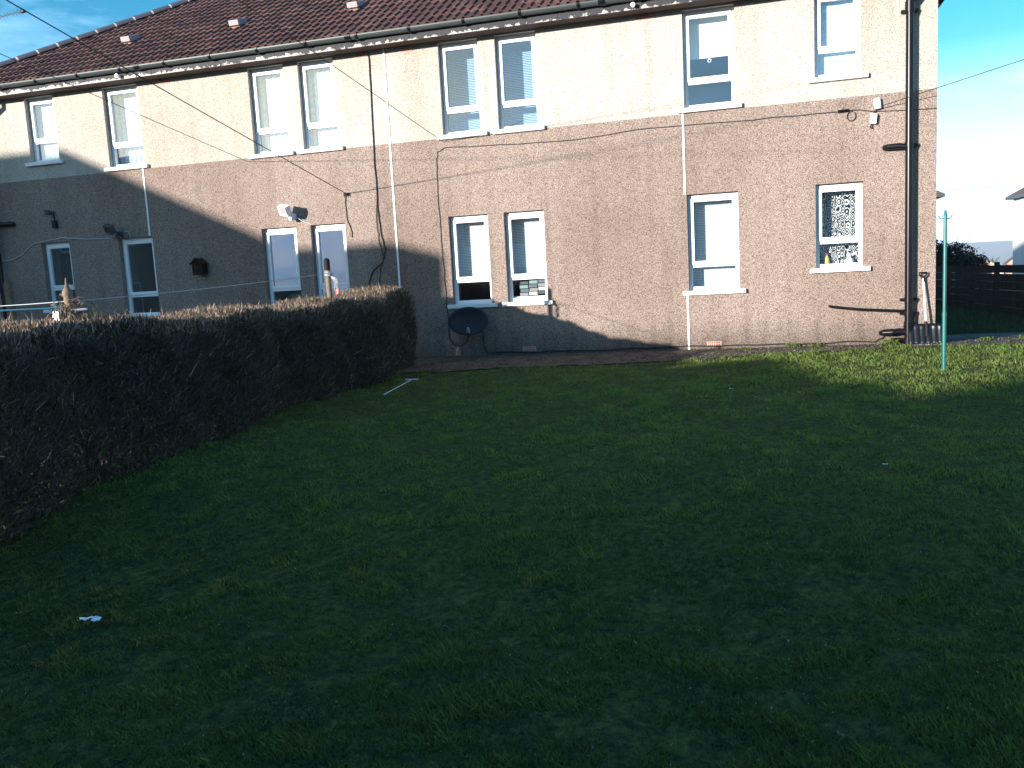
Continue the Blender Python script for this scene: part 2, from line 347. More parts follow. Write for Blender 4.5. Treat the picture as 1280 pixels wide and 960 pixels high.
bx, by, d, noi, noi2 = bx[keep], by[keep], d[keep], noi[keep], noi2[keep]; n = len(bx)
bz = gh(bx, by)-.004
hh = (.008+.004*noi+.024*noi2**1.5)*(.6+.8*rng.random(n)); hh = hh*(1+.5*sm(-5.5, -3.5, by)*sm(-1.5, 1, bx)); ww = .0019+.00038*d
hh = np.where(rng.random(n) < .012, hh*1.6, hh)*1.0; hh[np.random.default_rng(1).random(n) < 0] = 0
az = rng.uniform(0, 2*np.pi, n); lean = rng.uniform(.1, 1.1, n)*hh
laz = az + np.pi/2 + rng.normal(0, .5, n)
wx, wy = np.cos(az)*ww, np.sin(az)*ww; lx, ly = np.cos(laz)*lean, np.sin(laz)*lean
V = np.empty((n, 4, 3)); V[:, 0] = np.stack([bx-wx, by-wy, bz], -1); V[:, 1] = np.stack([bx+wx, by+wy, bz], -1)
V[:, 2] = np.stack([bx+wx*.7+lx*.4, by+wy*.7+ly*.4, bz+hh*.62], -1); V[:, 3] = np.stack([bx+lx, by+ly, bz+hh], -1)
F = np.empty((n, 2, 3), int); k = np.arange(n)*4
F[:, 0] = np.stack([k, k+1, k+2], -1); F[:, 1] = np.stack([k, k+2, k+3], -1)
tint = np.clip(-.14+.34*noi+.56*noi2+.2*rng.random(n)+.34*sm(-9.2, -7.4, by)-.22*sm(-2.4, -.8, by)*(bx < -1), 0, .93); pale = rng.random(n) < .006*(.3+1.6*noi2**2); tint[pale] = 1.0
V[pale, 2:] = V[pale, :2]*.62 + V[pale, 2:]*.38; V[pale, :, 2] += .018
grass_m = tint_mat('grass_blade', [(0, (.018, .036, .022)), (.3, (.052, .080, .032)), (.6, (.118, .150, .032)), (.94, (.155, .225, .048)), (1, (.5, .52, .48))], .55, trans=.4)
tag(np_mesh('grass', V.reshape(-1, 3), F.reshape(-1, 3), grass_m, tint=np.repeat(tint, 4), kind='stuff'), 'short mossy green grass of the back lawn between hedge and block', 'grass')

# coarser, taller tufts of grass beyond the path on the right
def tuft_field(name, label, x0, x1, y0, y1, n, h, seed=3, w=.008):
    r = np.random.default_rng(seed); bx = r.uniform(x0, x1, n); by = r.uniform(y0, y1, n); bz = gh(bx, by)
    hh = h*(.4+r.random(n)); az = r.uniform(0, 6.28, n); wx, wy = np.cos(az)*w, np.sin(az)*w; lx, ly = r.normal(0, .5, n)*hh, r.normal(0, .5, n)*hh
    V = np.empty((n, 3, 3)); V[:, 0] = np.stack([bx-wx, by-wy, bz], -1); V[:, 1] = np.stack([bx+wx, by+wy, bz], -1); V[:, 2] = np.stack([bx+lx, by+ly, bz+hh], -1)
    return tag(np_mesh(name, V.reshape(-1, 3), np.arange(n*3).reshape(-1, 3), grass_m, tint=np.repeat(r.uniform(.0, .5, n), 3), kind='stuff'), label, 'grass')
tuft_field('rough_grass', 'rough shaded grass between the side path and the board fence', 2.8, 9, 4.3, 15, 30000, .09)

# path strips at the foot of the wall
def strip(name, pts_front, pts_back, m_, dz, nsub=60, label=None, jit=.04):
    mb = MB(); xs_ = np.linspace(pts_front[0][0], pts_front[-1][0], nsub)
    fy = np.interp(xs_, *zip(*pts_front)); by_ = np.interp(xs_, *zip(*pts_back))
    rows = 7; n0 = 0
    for i, x in enumerate(xs_):
        for j in range(rows):
            t = j/(rows-1); y = fy[i]*(1-t)+by_[i]*t + (random.uniform(-jit, jit) if j == 0 else 0)
            mb.v.append((x, y, gz(x, y)+dz+(random.uniform(0, .006))))
    for i in range(nsub-1):
        for j in range(rows-1):
            a = i*rows+j; mb.f.append((a, a+rows, a+rows+1, a+1)); mb.m.append(0)
    return mb.build(name, m_, kind='structure')
strip('path', [(-16, -1.85), (-4.6, -1.78), (-2.5, -1.62), (-.5, -1.12), (.7, -.8), (2.45, -.42), (3.6, -.36), (6, -.3)],
      [(-16, 0.03), (2.58, 0.03), (2.62, .9), (6, 1.3)], M['dirt'], .012, 160)
strip('path', [(2.62, 1.15), (4, 1.5), (6, 1.9), (14, 2.4)], [(2.62, 3.6), (4, 4.2), (6, 5.2), (14, 6)], M['concrete'], .008, 60, jit=.02)

# loose grit, leaves and moss on the dirt strip
def grit(n, seed):
    r = np.random.default_rng(seed); bx = r.uniform(-5, 6, n); by = edgeY(bx)*r.random(n)**.7 - .02; by = np.where(bx > 2.6, r.uniform(-.3, 1.1, n), by)
    s = .004+.012*r.random(n)**3; bz = gh(bx, by)+.016+s*.2; D_ = r.normal(0, 1, (n, 4, 3))*s[:, None, None]; D_[:, :, 2] = np.abs(D_[:, :, 2])*.7
    V = np.stack([bx, by, bz], -1)[:, None, :]+D_; k = np.arange(n)*4
    F = np.stack([np.stack([k, k+1, k+2], -1), np.stack([k, k+2, k+3], -1), np.stack([k, k+3, k+1], -1), np.stack([k+1, k+3, k+2], -1)], 1).reshape(-1, 3)
    gm = tint_mat('grit', [(0, (.05, .04, .03)), (.5, (.13, .10, .08)), (.8, (.26, .24, .21)), (.88, (.06, .10, .02)), (1, (.10, .15, .03))], .9)
    tag(np_mesh('grit', V.reshape(-1, 3), F, gm, tint=np.repeat(r.random(n), 4), kind='stuff'), 'loose grit, dead leaves and moss on the dirt strip under the wall', 'grit')
grit(7000, 11)

# ------------------------------------------------------------------ main block
X0, X1, DEP, ZT, BAND = -14.35, 2.6, 8.0, 5.12, 3.585
TW = .42                       # wall thickness
blk = thing('apartment_block', 'long two-storey pebble-dashed block, cream above and brown below, with brown tiled roof', 'building', (-5.7, 4, 0))
WINS = [  # x0, x1, z sill underside, z head, kind
    (-13.0, -12.35, 3.83, 5.075, 'net_white'), (-11.25, -10.50, 3.593, 5.075, 'net_part'), (-8.24, -7.56, 3.56, 5.075, 'net_a'), (-7.28, -6.62, 3.56, 5.075, 'net_b'),
    (-4.75, -4.08, 3.56, 5.075, 'venetian'), (-3.80, -3.13, 3.56, 5.075, 'venetian'), (-.88, -.13, 3.593, 5.075, 'roller'), (.98, 1.61, 3.83, 5.075, 'frosted'),
    (-13.0, -12.35, 1.07, 2.40, 'dim'), (-11.25, -10.50, .86, 2.375, 'dark'), (-8.24, -7.56, .83, 2.355, 'sofa'), (-7.28, -6.62, .83, 2.355, 'dark'),
    (-4.75, -4.07, .81, 2.325, 'blind_top'), (-3.80, -3.13, .81, 2.325, 'blind_books'), (-.88, -.12, .856, 2.385, 'blind_full'), (.98, 1.635, 1.10, 2.39, 'lace')]
mb = MB()
for (za, zb, mi) in ((-.5, BAND, 1), (BAND, ZT, 0)):
    cuts = sorted({X0, X1} | {w[0] for w in WINS} | {w[1] for w in WINS})
    for a, b in zip(cuts[:-1], cuts[1:]):
        op = sorted([(max(w[2]+.004, za), min(w[3], zb)) for w in WINS if w[0] <= a+1e-6 and w[1] >= b-1e-6 and w[3] > za and w[2] < zb])
        z = za
        for o0, o1 in op + [(zb, zb)]:
            if o0 > z+1e-4:
                mb.face([(a, 0, z), (b, 0, z), (b, 0, o0), (a, 0, o0)], mi)
                mb.face([(b, TW, z), (a, TW, z), (a, TW, o0), (b, TW, o0)], 2)
            z = max(z, o1)
for x0, x1, z0, z1, _ in WINS:
    z0 = max(z0+.004, z0); mi = 0 if z0 > 3 else 1
    for ya, yb, mm_ in ((0, .10, mi), (.10, TW, 2)):
        mb.face([(x0, ya, z0), (x0, ya, z1), (x0, yb, z1), (x0, yb, z0)][::-1], mm_)
        mb.face([(x1, ya, z0), (x1, ya, z1), (x1, yb, z1), (x1, yb, z0)], mm_)
        mb.face([(x0, ya, z1), (x1, ya, z1), (x1, yb, z1), (x0, yb, z1)][::-1], mm_)
        mb.face([(x0, ya, z0), (x1, ya, z0), (x1, yb, z0), (x0, yb, z0)], mm_)
# side and rear walls
for (za, zb, mi) in ((-.8, BAND, 1), (BAND, ZT, 0)):
    mb.face([(X1, 0, za), (X1, DEP, za), (X1, DEP, zb), (X1, 0, zb)], mi)
    mb.face([(X0, DEP, za), (X0, 0, za), (X0, 0, zb), (X0, DEP, zb)], mi)
    mb.face([(X1, DEP, za), (X0, DEP, za), (X0, DEP, zb), (X1, DEP, zb)], mi)
mb.build('wall', [M['cream'], M['brown'], M['room']], blk)
mb = MB()
for z0, z1 in ((-.05, .1), (2.62, 2.86), (5.2, 5.25)): mb.box(X0+.02, X1-.02, TW+.001, DEP-.02, z0, z1, 0)
mb.build('floor', M['floor'], blk)
mb = MB()
for x in (-11.9, -9.6, -5.7, -2.0, .4): mb.box(x-.06, x+.06, TW+.002, DEP-.02, .1, 5.19)
mb.box(X0+.02, X1-.02, 3.6, 3.72, .1, 5.19); mb.build('partition', M['room'], blk)

# windows
def blind_slats(x0, x1, y, z0, z1, pitch=.026, tilt=38):
    mb = MB(); z = z0; c, s_ = math.cos(R(tilt))*.0125, math.sin(R(tilt))*.0125
    while z < z1:
        mb.face([(x0, y-c, z-s_), (x1, y-c, z-s_), (x1, y+c, z+s_), (x0, y+c, z+s_)]); z += pitch
    for x in (x0+.12, x1-.12): mb.box(x-.002, x+.002, y-.014, y-.012, z0, z1)
    mb.box(x0, x1, y-.02, y+.02, z1-.01, z1+.03); mb.box(x0, x1, y-.012, y+.012, z0-.02, z0-.005)
    return mb
def curtain(x0, x1, y, z0, z1, amp=.012, k=60, n=40):
    mb = MB(); 
    for i in range(n):
        a = x0+(x1-x0)*i/n; b = x0+(x1-x0)*(i+1)/n
        mb.face([(a, y+amp*math.sin(a*k), z0), (b, y+amp*math.sin(b*k), z0), (b, y+amp*math.sin(b*k+.5), z1), (a, y+amp*math.sin(a*k+.5), z1)])
    return mb
def window(x0, x1, zs, z1, kind):
    z0 = zs+.065; org = ((x0+x1)/2, .1, zs)
    ya, yb = .10, .165; fw_ = .055; zt = z0+.39       # transom centre
    mb = MB()
    mb.box(x0+.001, x0+fw_, ya, yb, z0, z1-.001); mb.box(x1-fw_, x1-.001, ya, yb, z0, z1-.001)
    mb.box(x0+fw_, x1-fw_, ya, yb, z1-.075, z1-.001); mb.box(x0+fw_, x1-fw_, ya, yb, z0, z0+.06); mb.box(x0+fw_, x1-fw_, ya, yb, zt-.035, zt+.03)
    fr = mb.build('window', M['white'], blk, org, bevel=.006)
    s = MB(); s0, s1, sa, sb = x0+fw_-.012, x1-fw_+.012, zt+.012, z1-.063; t = .05; yy0, yy1 = .083, .135
    s.box(s0, s0+t, yy0, yy1, sa, sb); s.box(s1-t, s1, yy0, yy1, sa, sb); s.box(s0+t, s1-t, yy0, yy1, sb-t, sb); s.box(s0+t, s1-t, yy0, yy1, sa, sa+t)
    s.build('sash', M['white'], fr, bevel=.005)
    aj = .022 if -8.3 < x0 < -8.2 and z1 < 3 else 0      # pane turned on purpose so its reflection shows open sky
    g = MB(); g.face([(s0+t-.004, .118, sa+t-.004), (s1-t+.004, .118+aj, sa+t-.004), (s1-t+.004, .118+aj, sb-t+.004), (s0+t-.004, .118, sb-t+.004)]); g.build('pane', M['glass'], fr, org)
    g = MB(); g.face([(x0+fw_-.004, .135, z0+.056), (x1-fw_+.004, .135, z0+.056), (x1-fw_+.004, .135, zt-.031), (x0+fw_-.004, .135, zt-.031)]); g.build('pane', M['glass'], fr, org)
    sl_ = MB(); sl_.box(x0-.09, x1+.09, -.065, .098, zs, zs+.066); sl_.build('sill', M['sill'], fr, bevel=.008)
    yb_ = TW+.04; a, b = x0-.02, x1+.02
    if kind in ('blind_full', 'blind_top', 'blind_books'): yb_ = .335; a, b = x0+.006, x1-.006
    if kind in ('venetian', 'blind_full', 'blind_books'): blind_slats(a, b, yb_, z0+.06 if kind != 'blind_books' else zt, z1-.04, tilt=60 if kind != 'venetian' else 52).build('blind', M['blind' if kind != 'venetian' else 'shadebl'], fr)
    if kind == 'blind_top': blind_slats(a, b, yb_, zt, z1-.04, tilt=60).build('blind', M['blind'], fr)
    if kind == 'roller':
        r_ = MB(); r_.box(a, b, .30, .303, z0+.78, z1-.02); r_.tube([(a, .33, z1-.03), (b, .33, z1-.03)], .02)
        r_.box(a, b, .294, .309, z0+.765, z0+.785)
        r_.tube([((a+b)/2+.0+.024*math.cos(q), .298, z0+.725+.024*math.sin(q)) for q in np.linspace(0, 6.28, 14)], .007, 5, cap=False)
        r_.box((a+b)/2-.012, (a+b)/2+.012, .296, .301, z0+.74, z0+.79)
        r_.build('blind', M['roller'], fr)
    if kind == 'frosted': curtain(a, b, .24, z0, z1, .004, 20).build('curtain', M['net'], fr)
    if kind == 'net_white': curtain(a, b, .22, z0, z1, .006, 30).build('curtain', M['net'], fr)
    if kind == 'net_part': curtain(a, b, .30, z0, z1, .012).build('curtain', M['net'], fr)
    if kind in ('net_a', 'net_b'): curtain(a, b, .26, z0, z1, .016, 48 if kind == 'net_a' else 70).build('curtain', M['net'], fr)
    if kind == 'lace': curtain(a, b, .33, z0, z1, .008, 40).build('curtain', M['lace'], fr)
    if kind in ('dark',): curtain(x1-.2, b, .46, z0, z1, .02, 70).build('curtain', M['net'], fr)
    if kind == 'dim': curtain(a, b, .46, z0, z1, .01, 50).build('curtain', M['tan'], fr)
    return fr
for w in WINS: window(*w)

# white beads (movement joints) up the face
for (x, za, zb) in ((-5.69, .0, 5.115), (-10.545, 2.38, 3.59), (-10.545, 0, .855), (-.905, 2.39, 3.592), (-.905, .0, .855)):
    MB().box(x-.014, x+.014, -.012, .002, za, zb).build('joint_bead', M['bead'], blk)
# air bricks
def air_brick(x, z, w=.22, h=.075):
    mb = MB(); mb.box(x-w/2, x+w/2, -.010, .002, z-h/2, z+h/2, 0)
    for i in range(7):
        for j in range(2):
            cx = x-w/2+.03+i*(w-.06)/6; cz = z-h/4+j*h/2; mb.box(cx-.006, cx+.006, -.013, -.009, cz-.010, cz+.010, 1)
    mb.build('air_brick', [M['brick'], M['hole']], blk)
for x, z in ((-9.92, 5.055), (-6.10, 5.06), (-5.30, 5.05), (-1.46, 5.06), (-3.48, .10), (-.52, .09), (-12.1, .09)): air_brick(x, z)
# soffit, fascia
EY, EZ, P_ = -.35, 5.30, .62
mb = MB(); mb.box(X0-.33, X1+.33, EY+.03, .0-.002, 5.10, 5.118); mb.build('soffit', M['soffit'], blk)
mb = MB()
for x in np.arange(X0-.34, X1+.3, 2.4): mb.box(x, min(x+2.395, X1+.34), EY, EY+.028, 5.085, 5.285)
mb.build('fascia', M['fascia'], blk)
mb = MB(); mb.box(X0-.34, X0-.31, EY, DEP+.35, 5.085, 5.285); mb.box(X1+.31, X1+.34, EY+.03, DEP+.35, 5.085, 5.285)
mb.box(X0-.3, X0, 0, DEP+.3, 5.1, 5.118); mb.box(X1, X1+.3, 0, DEP+.3, 5.1, 5.118); mb.build('fascia', M['fascia'], blk)
# gutter: half round with rolled brackets and unions
gy, gzz, gr = EY-.07, 5.252, .066
mb = MB(); segs = 10; xsg = np.linspace(X0-.36, X1+.36, 18)
for i in range(len(xsg)-1):
    for j in range(segs):
        for rr, flip in ((gr, False), (gr-.004, True)):
            t0 = math.pi+math.pi*j/segs; t1 = math.pi+math.pi*(j+1)/segs
            q = [(xsg[i], gy+rr*math.cos(t0), gzz+rr*math.sin(t0)), (xsg[i+1], gy+rr*math.cos(t0), gzz+rr*math.sin(t0)), (xsg[i+1], gy+rr*math.cos(t1), gzz+rr*math.sin(t1)), (xsg[i], gy+rr*math.cos(t1), gzz+rr*math.sin(t1))]
            mb.face(q[::-1] if flip else q)
mb.tube([(X0-.36, gy-gr+.004, gzz), (X1+.36, gy-gr+.004, gzz)], .006, 6)
for x in (X0-.36, X1+.36): mb.face([(x, gy+gr*math.cos(math.pi+math.pi*j/8), gzz+gr*math.sin(math.pi+math.pi*j/8)) for j in range(9)])
gut = mb.build('gutter', M['grey'], blk, smooth=True)
def br_mesh(x, wid, rr):
    b_ = MB(); pts = [(gy+rr*math.cos(math.pi+math.pi*j/10), gzz+rr*math.sin(math.pi+math.pi*j/10)) for j in range(11)]
    for j in range(10):
        (ya, za), (yb, zb) = pts[j], pts[j+1]
        b_.face([(x-wid, ya, za), (x+wid, ya, za), (x+wid, yb, zb), (x-wid, yb, zb)])
        for sgn in (-1, 1):
            ya2, za2 = gy+(ya-gy)*.9, gzz+(za-gzz)*.9; yb2, zb2 = gy+(yb-gy)*.9, gzz+(zb-gzz)*.9
            b_.face([(x+sgn*wid, ya, za), (x+sgn*wid, yb, zb), (x+sgn*wid, yb2, zb2), (x+sgn*wid, ya2, za2)])
    b_.box(x-wid*.7, x+wid*.7, gy+.03, EY-.001, gzz-.06, gzz+.0)
    return b_
bx0 = X0+.3; first = br_mesh(bx0, .02, gr+.013).build('gutter_bracket', M['black'], gut, (bx0, gy, gzz))
x = bx0+.9
while x < X1+.3:
    dup(first, gut, (x, gy, gzz)); x += .9
for x in (-13.1, -10.1, -6.1, -2.0, 2.215): br_mesh(x, .05, gr+.010).build('gutter_union', M['black'], gut, (x, gy, gzz))
# security lamp-like white cap under fascia
for x in (-10.55, -1.55):
    mb = MB(); mb.tube([(x, EY-.002, 5.13), (x, EY-.09, 5.13)], [.028, .034], 10); mb.build('overflow_pipe', M['white'], blk, smooth=True)

# roof planes
RY = DEP/2; RZ = EZ+P_*(RY-EY); HX = RY-EY
xa, xb = X0-.35, X1+.35
e = .0
mb = MB()
A_, B_ = (xa, EY, EZ), (xb, EY, EZ); C_, D_ = (xb, DEP+.35, EZ), (xa, DEP+.35, EZ); E_, F_ = (xa+HX, RY, RZ), (xb-HX, RY, RZ)
mb.face([A_, B_, F_, E_]); mb.face([B_, C_, F_], 1); mb.face([C_, D_, E_, F_], 1); mb.face([D_, A_, E_], 1)
mb.box(xa+.02, xb-.02, EY+.06, DEP+.29, EZ-.02, EZ-.01)
roof = mb.build('roof', [M['under'], M['tile2']], blk)
th = math.atan(P_); cu, su = math.cos(th), math.sin(th)
def tile_pts(x0, u0, clampL=None, clampR=None):
    prof = [(0, .004), (.018, .030), (.052, .030), (.072, .004), (.150, .004), (.168, .030), (.202, .030), (.222, .004), (.300, .004)]
    V_ = []
    for (u, lift) in ((u0, .028), (u0+.33, .004)):
        for px_, h in prof:
            V_.append((x0+px_, u, h+lift))
    for px_, h in prof: V_.append((x0+px_, u0, h+.002))
    out = []
    for x, u, h in V_:
        y = EY-.03+u*cu - h*su; z = EZ-.02+u*su + h*cu
        hipx = (y-EY)
        x = min(max(x, xa+max(hipx, 0)+.0), xb-max(hipx, 0))
        out.append((x, y, z))
    return out
TF = [(i, i+1, 9+i+1, 9+i) for i in range(8)] + [(18+i, 18+i+1, i+1, i) for i in range(8)]
def proj(p):
    v = Vector(p)-CAM; w = v.dot(FW)
    if w < .1: return None
    return 640+FPX*v.dot(RT)/w, 480-FPX*v.dot(UP)/w, w
tiles = []
ncol = int((xb-xa)/.30)+1
for r_ in range(17):
    u0 = r_*.29
    for c_ in range(ncol):
        x0 = xa+c_*.30; yc = EY+u0*cu
        if x0+.3 < xa+(yc-EY)+.0 or x0 > xb-(yc-EY): continue
        q = proj((x0+.15, yc, EZ+u0*su)); edge = x0 < xa+(yc-EY)+.35 or x0+.3 > xb-(yc-EY)-.35
        vis = q and -10 < q[0] < 1290 and -4 < q[1] and not edge
        tiles.append(((0, q[2]) if vis else (1, 0), x0, u0))
tiles.sort(key=lambda t: t[0])
proto = None; mass = MB()
for i, (key, x0, u0) in enumerate(tiles):
    if i < 300 and key[0] == 0:
        if proto is None:
            mb = MB(); mb.v = tile_pts(x0, u0); mb.f = list(TF); mb.m = [0]*16
            o0 = (x0, EY+u0*cu, EZ+u0*su); proto = mb.build('roof_tile', M['tile'], roof, o0)
        else:
            dup(proto, roof, (x0, EY+u0*cu, EZ+u0*su + random.uniform(-.002, .002)))
    else:
        n0 = len(mass.v); mass.v += tile_pts(x0, u0); mass.f += [tuple(n0+k for k in f_) for f_ in TF]; mass.m += [0]*16
mass.build('roof_tile', M['tile2'], roof, kind='stuff')
# hip and ridge caps
def caps(a, b, name, ln=.40):
    a, b = Vector(a), Vector(b); d_ = (b-a); nn = int(d_.length/ln); d_.normalize(); side = d_.cross(Vector((0, 0, 1))).normalized(); up_ = side.cross(d_)
    for i in range(nn):
        p0 = a+d_*(i*ln); p1 = p0+d_*(ln-.035); mb = MB(); k = 8
        for j in range(k):
            t0, t1 = math.pi*j/k, math.pi*(j+1)/k; R0, R1 = .125, .115
            f = lambda p, r, t: tuple(p+side*math.cos(t)*r+up_*(math.sin(t)*r*.8+.0))
            mb.face([f(p0, R0, t0), f(p0, R0, t1), f(p1, R1, t1), f(p1, R1, t0)][::-1])
            mb.face([f(p0, R0, t0), tuple(p0), f(p0, R0, t1)])
            # mortar collar
            mb.face([f(p1, R1-.006, t0), f(p1, R1-.006, t1), f(p1+d_*.04, R1-.006, t1), f(p1+d_*.04, R1-.006, t0)][::-1], 1)
        mb.build(name, [M['hip'], M['mortar']], roof, p0, smooth=False)
off = Vector((0, 0, .03))
caps(Vector(A_)+off, Vector(E_)+off, 'hip_tile'); caps(Vector(B_)+off, Vector(F_)+off, 'hip_tile'); caps(Vector(E_)+off, Vector(F_)+off, 'ridge_tile')
# roof vents
for x in (-11.2, -8.87, -6.52, -4.27, -1.9):
    y = .87; z = EZ+P_*(y-EY); mb = MB(); rot = Matrix.Rotation(th*.6, 3, 'X')
    mb.box(x-.085, x+.085, y-.10, y+.12, z-.04, z+.045, 0)
    mb.box(x-.10, x+.10, y-.17, y+.17, z+.05, z+.145, 1, rot)
    mb.build('roof_vent', [M['terra'], M['cowl']], roof, (x, y, z), bevel=.012)

# ------------------------------------------------------------------ pipes (parts of the block)
px_, py_ = 2.222, -.125
mb = MB(); mb.tube([(px_, py_, .06), (px_, py_, 5.02)], .052, 14)
dp = mb.build('downpipe', M['black'], blk, (px_, py_, 0), smooth=True)
def sub(mb, name, m_=None, par=None, smooth=True): return mb.build(name, m_ or M['black'], par or dp, smooth=smooth)
mb = MB(); mb.tube([(px_, py_, 4.62), (px_, py_, 4.76)], .064, 14); mb.tube([(px_, py_, 4.74), (px_+.10, py_, 4.86), (px_+.12, -.25, 5.0), (px_, gy, 5.16), (px_, gy, 5.23)], .05, 12); sub(mb, 'swan_neck')
for z in (2.80, 4.62, .62, .42):
    mb = MB(); mb.tube([(px_, py_, z), (px_, py_, z+.07)], .062, 14); mb.box(px_-.10, px_+.13, -.06, -.003, z+.015, z+.055); sub(mb, 'pipe_clip')
mb = MB(); mb.tube([(px_, py_-.0, 2.80), (px_-.12, -.10, 2.83), (px_-.27, -.075, 2.83), (px_-.30, -.0, 2.83)], .042, 10); sub(mb, 'branch_pipe')
mb = MB(); mb.tube([(px_-.02, -.09, .49), (1.6, -.07, .535), (1.20, -.06, .59), (1.165, -.03, .60), (1.165, 0, .60)], .021, 8); sub(mb, 'waste_pipe')
mb = MB(); mb.tube([(px_-.03, py_, .19), (px_-.13, -.11, .20), (px_-.2, -.11, .19)], .05, 10); mb.tube([(px_-.2, -.11, .19), (px_-.33, -.09, .185), (px_-.37, -.05, .18)], [.056, .05, .03], 10)
mb.tube([(px_-.05, py_, .07), (px_-.14, -.11, .075), (px_-.24, -.10, .07)], .035, 8); sub(mb, 'trap')
mb = MB(); mb.tube([(px_, py_, .16), (px_, py_, .30)], .066, 14); mb.tube([(px_, py_, .30), (px_, py_, .34)], .06, 14); mb.tube([(px_+.07, -.08, .2), (px_+.09, -.08, .45), (px_+.05, -.08, .5)], .018, 8); mb.tube([(px_, py_, 0), (px_, py_, .1)], .075, 14); sub(mb, 'pipe_collar')
# left downpipe with swan neck
lx = -13.95
mb = MB(); mb.tube([(lx, -.10, 0.02), (lx, -.10, 4.55)], .05, 12); dp2 = mb.build('downpipe', M['black'], blk, (lx, -.1, 0), smooth=True)
mb = MB(); mb.tube([(lx, -.10, 4.5), (lx, -.10, 4.7), (lx+.15, -.18, 4.86), (lx+.2, gy, 5.02), (lx+.2, gy, 5.22)], .048, 12); sub(mb, 'swan_neck', par=dp2)
for z in (2.80, 4.5, 1.5): mb = MB(); mb.tube([(lx, -.10, z), (lx, -.10, z+.07)], .06, 12); mb.box(lx-.1, lx+.1, -.05, -.003, z+.015, z+.055); sub(mb, 'pipe_clip', par=dp2)
mb = MB(); mb.tube([(lx+.02, -.1, 2.78), (lx+.2, -.09, 2.80), (lx+.36, -.05, 2.80), (lx+.38, 0, 2.80)], .042, 10); sub(mb, 'branch_pipe', par=dp2)

# ------------------------------------------------------------------ things fixed to the wall
def cable(name, pts, r, m_, label, sub_=1):
    P = [Vector(p) for p in pts]
    return tag(MB().tube(P, r, 5).build(name, m_, smooth=True), label, 'cable')
def onwall(l, y=-.008): return [(x+random.uniform(-.006, .006), y, z) for x, z in l]
def dens(l, k=5, j=.012):
    out = []
    for a, b in zip(l[:-1], l[1:]):
        for i in range(k): t = i/k; out.append((a[0]+(b[0]-a[0])*t+random.uniform(-j, j), a[1]+(b[1]-a[1])*t+random.uniform(-j, j)))
    return out+[l[-1]]
cable('wall_cable', onwall(dens([(1.30, 3.40), (.1, 3.40), (-.83, 3.41), (-1.55, 3.418), (-2.55, 3.356), (-3.46, 3.378), (-4.13, 3.41), (-4.72, 3.43), (-4.86, 3.38), (-4.885, 3.27), (-4.905, 2.73), (-4.89, 1.95), (-4.875, 1.29), (-4.856, .55), (-4.85, .3), (-4.78, .2), (-4.66, .185), (-4.56, .24), (-4.50, .38)], 4, .008)), .0075, M['cable'],
      'thin dark cable under the cream band running down to the satellite dish')
cable('wall_cable', onwall(dens([(-4.236, .50), (-4.25, .19), (-4.2, .06), (-3.3, .045), (-2.44, .05), (-.8, .06), (.74, .055), (1.80, .06), (1.90, .12), (1.93, .19)], 5, .012), -.02), .010, M['cable'],
      'black cable along the foot of the wall from the dish to the drain trap')
c1 = dens([(-5.954, 5.09), (-5.966, 4.38), (-5.982, 3.48), (-5.985, 2.56), (-5.96, 2.15), (-5.90, 1.85), (-5.97, 1.65), (-6.17, 1.5), (-6.31, 1.1)], 4, .008)
cable('drop_cable', onwall(c1, -.014), .010, M['cable'], 'thick black cable hanging down the wall left of the white joint')
cable('drop_cable', onwall(dens([(-5.985, 2.75), (-6.03, 2.3), (-6.0, 1.95), (-5.93, 1.72), (-6.02, 1.55), (-6.05, 1.2)], 4, .01), -.014), .006, M['cable'], 'thin black cable looping beside the thick drop cable near the hedge end')
cable('wall_cable', onwall(dens([(-6.566, 2.83), (-6.575, 2.55), (-6.56, 2.38), (-6.50, 2.22), (-6.50, 2.10)], 3, .006)), .008, M['cable'], 'short dark cable from the wire hook down to the lower window')
cable('wall_cable', onwall(dens([(-14.25, 2.10), (-13.70, 2.12), (-13.5, 2.2), (-13.21, 2.39), (-12.8, 2.44), (-12.5, 2.475), (-12.0, 2.42), (-11.38, 2.39)], 3, .008), -.012), .007, M['palecable'], 'pale cable sagging across the wall above the far left lower window')
mb = MB(); mb.tube([(-6.53, 0, 2.82), (-6.53, -.05, 2.82), (-6.55, -.06, 2.85)], .009, 6); mb.box(-6.60, -6.48, -.012, .0, 2.79, 2.85); tag(mb.build('wire_hook', M['blackm']), 'small dark hook where the overhead wire meets the wall above the lower windows', 'hook')
# coupler + cable ring
t = thing('cable_coupler', 'black inline cable coupler with a loop of cable on the wall beside the white boxes', 'connector', (1.365, 0, 3.40))
mb = MB(); mb.tube([(1.29, -.02, 3.395), (1.30, -.02, 3.396), (1.43, -.02, 3.40), (1.44, -.02, 3.40)], [.012, .022, .022, .012], 8); mb.build('body', M['black'], t, smooth=True)
mb = MB(); mb.tube([(1.475+.058*math.cos(q), -.015, 3.315+.066*math.sin(q)) for q in np.linspace(0, 6.283, 20)], .006, 5, cap=False); mb.tube([(1.44, -.015, 3.40), (1.6, -.015, 3.39), (1.74, -.02, 3.355)], .006, 5); mb.tube([(1.74, -.012, 3.355), (2.1, -.012, 3.33), (2.58, -.012, 3.31)], .005, 5); mb.build('loop', M['cable'], t, smooth=True)
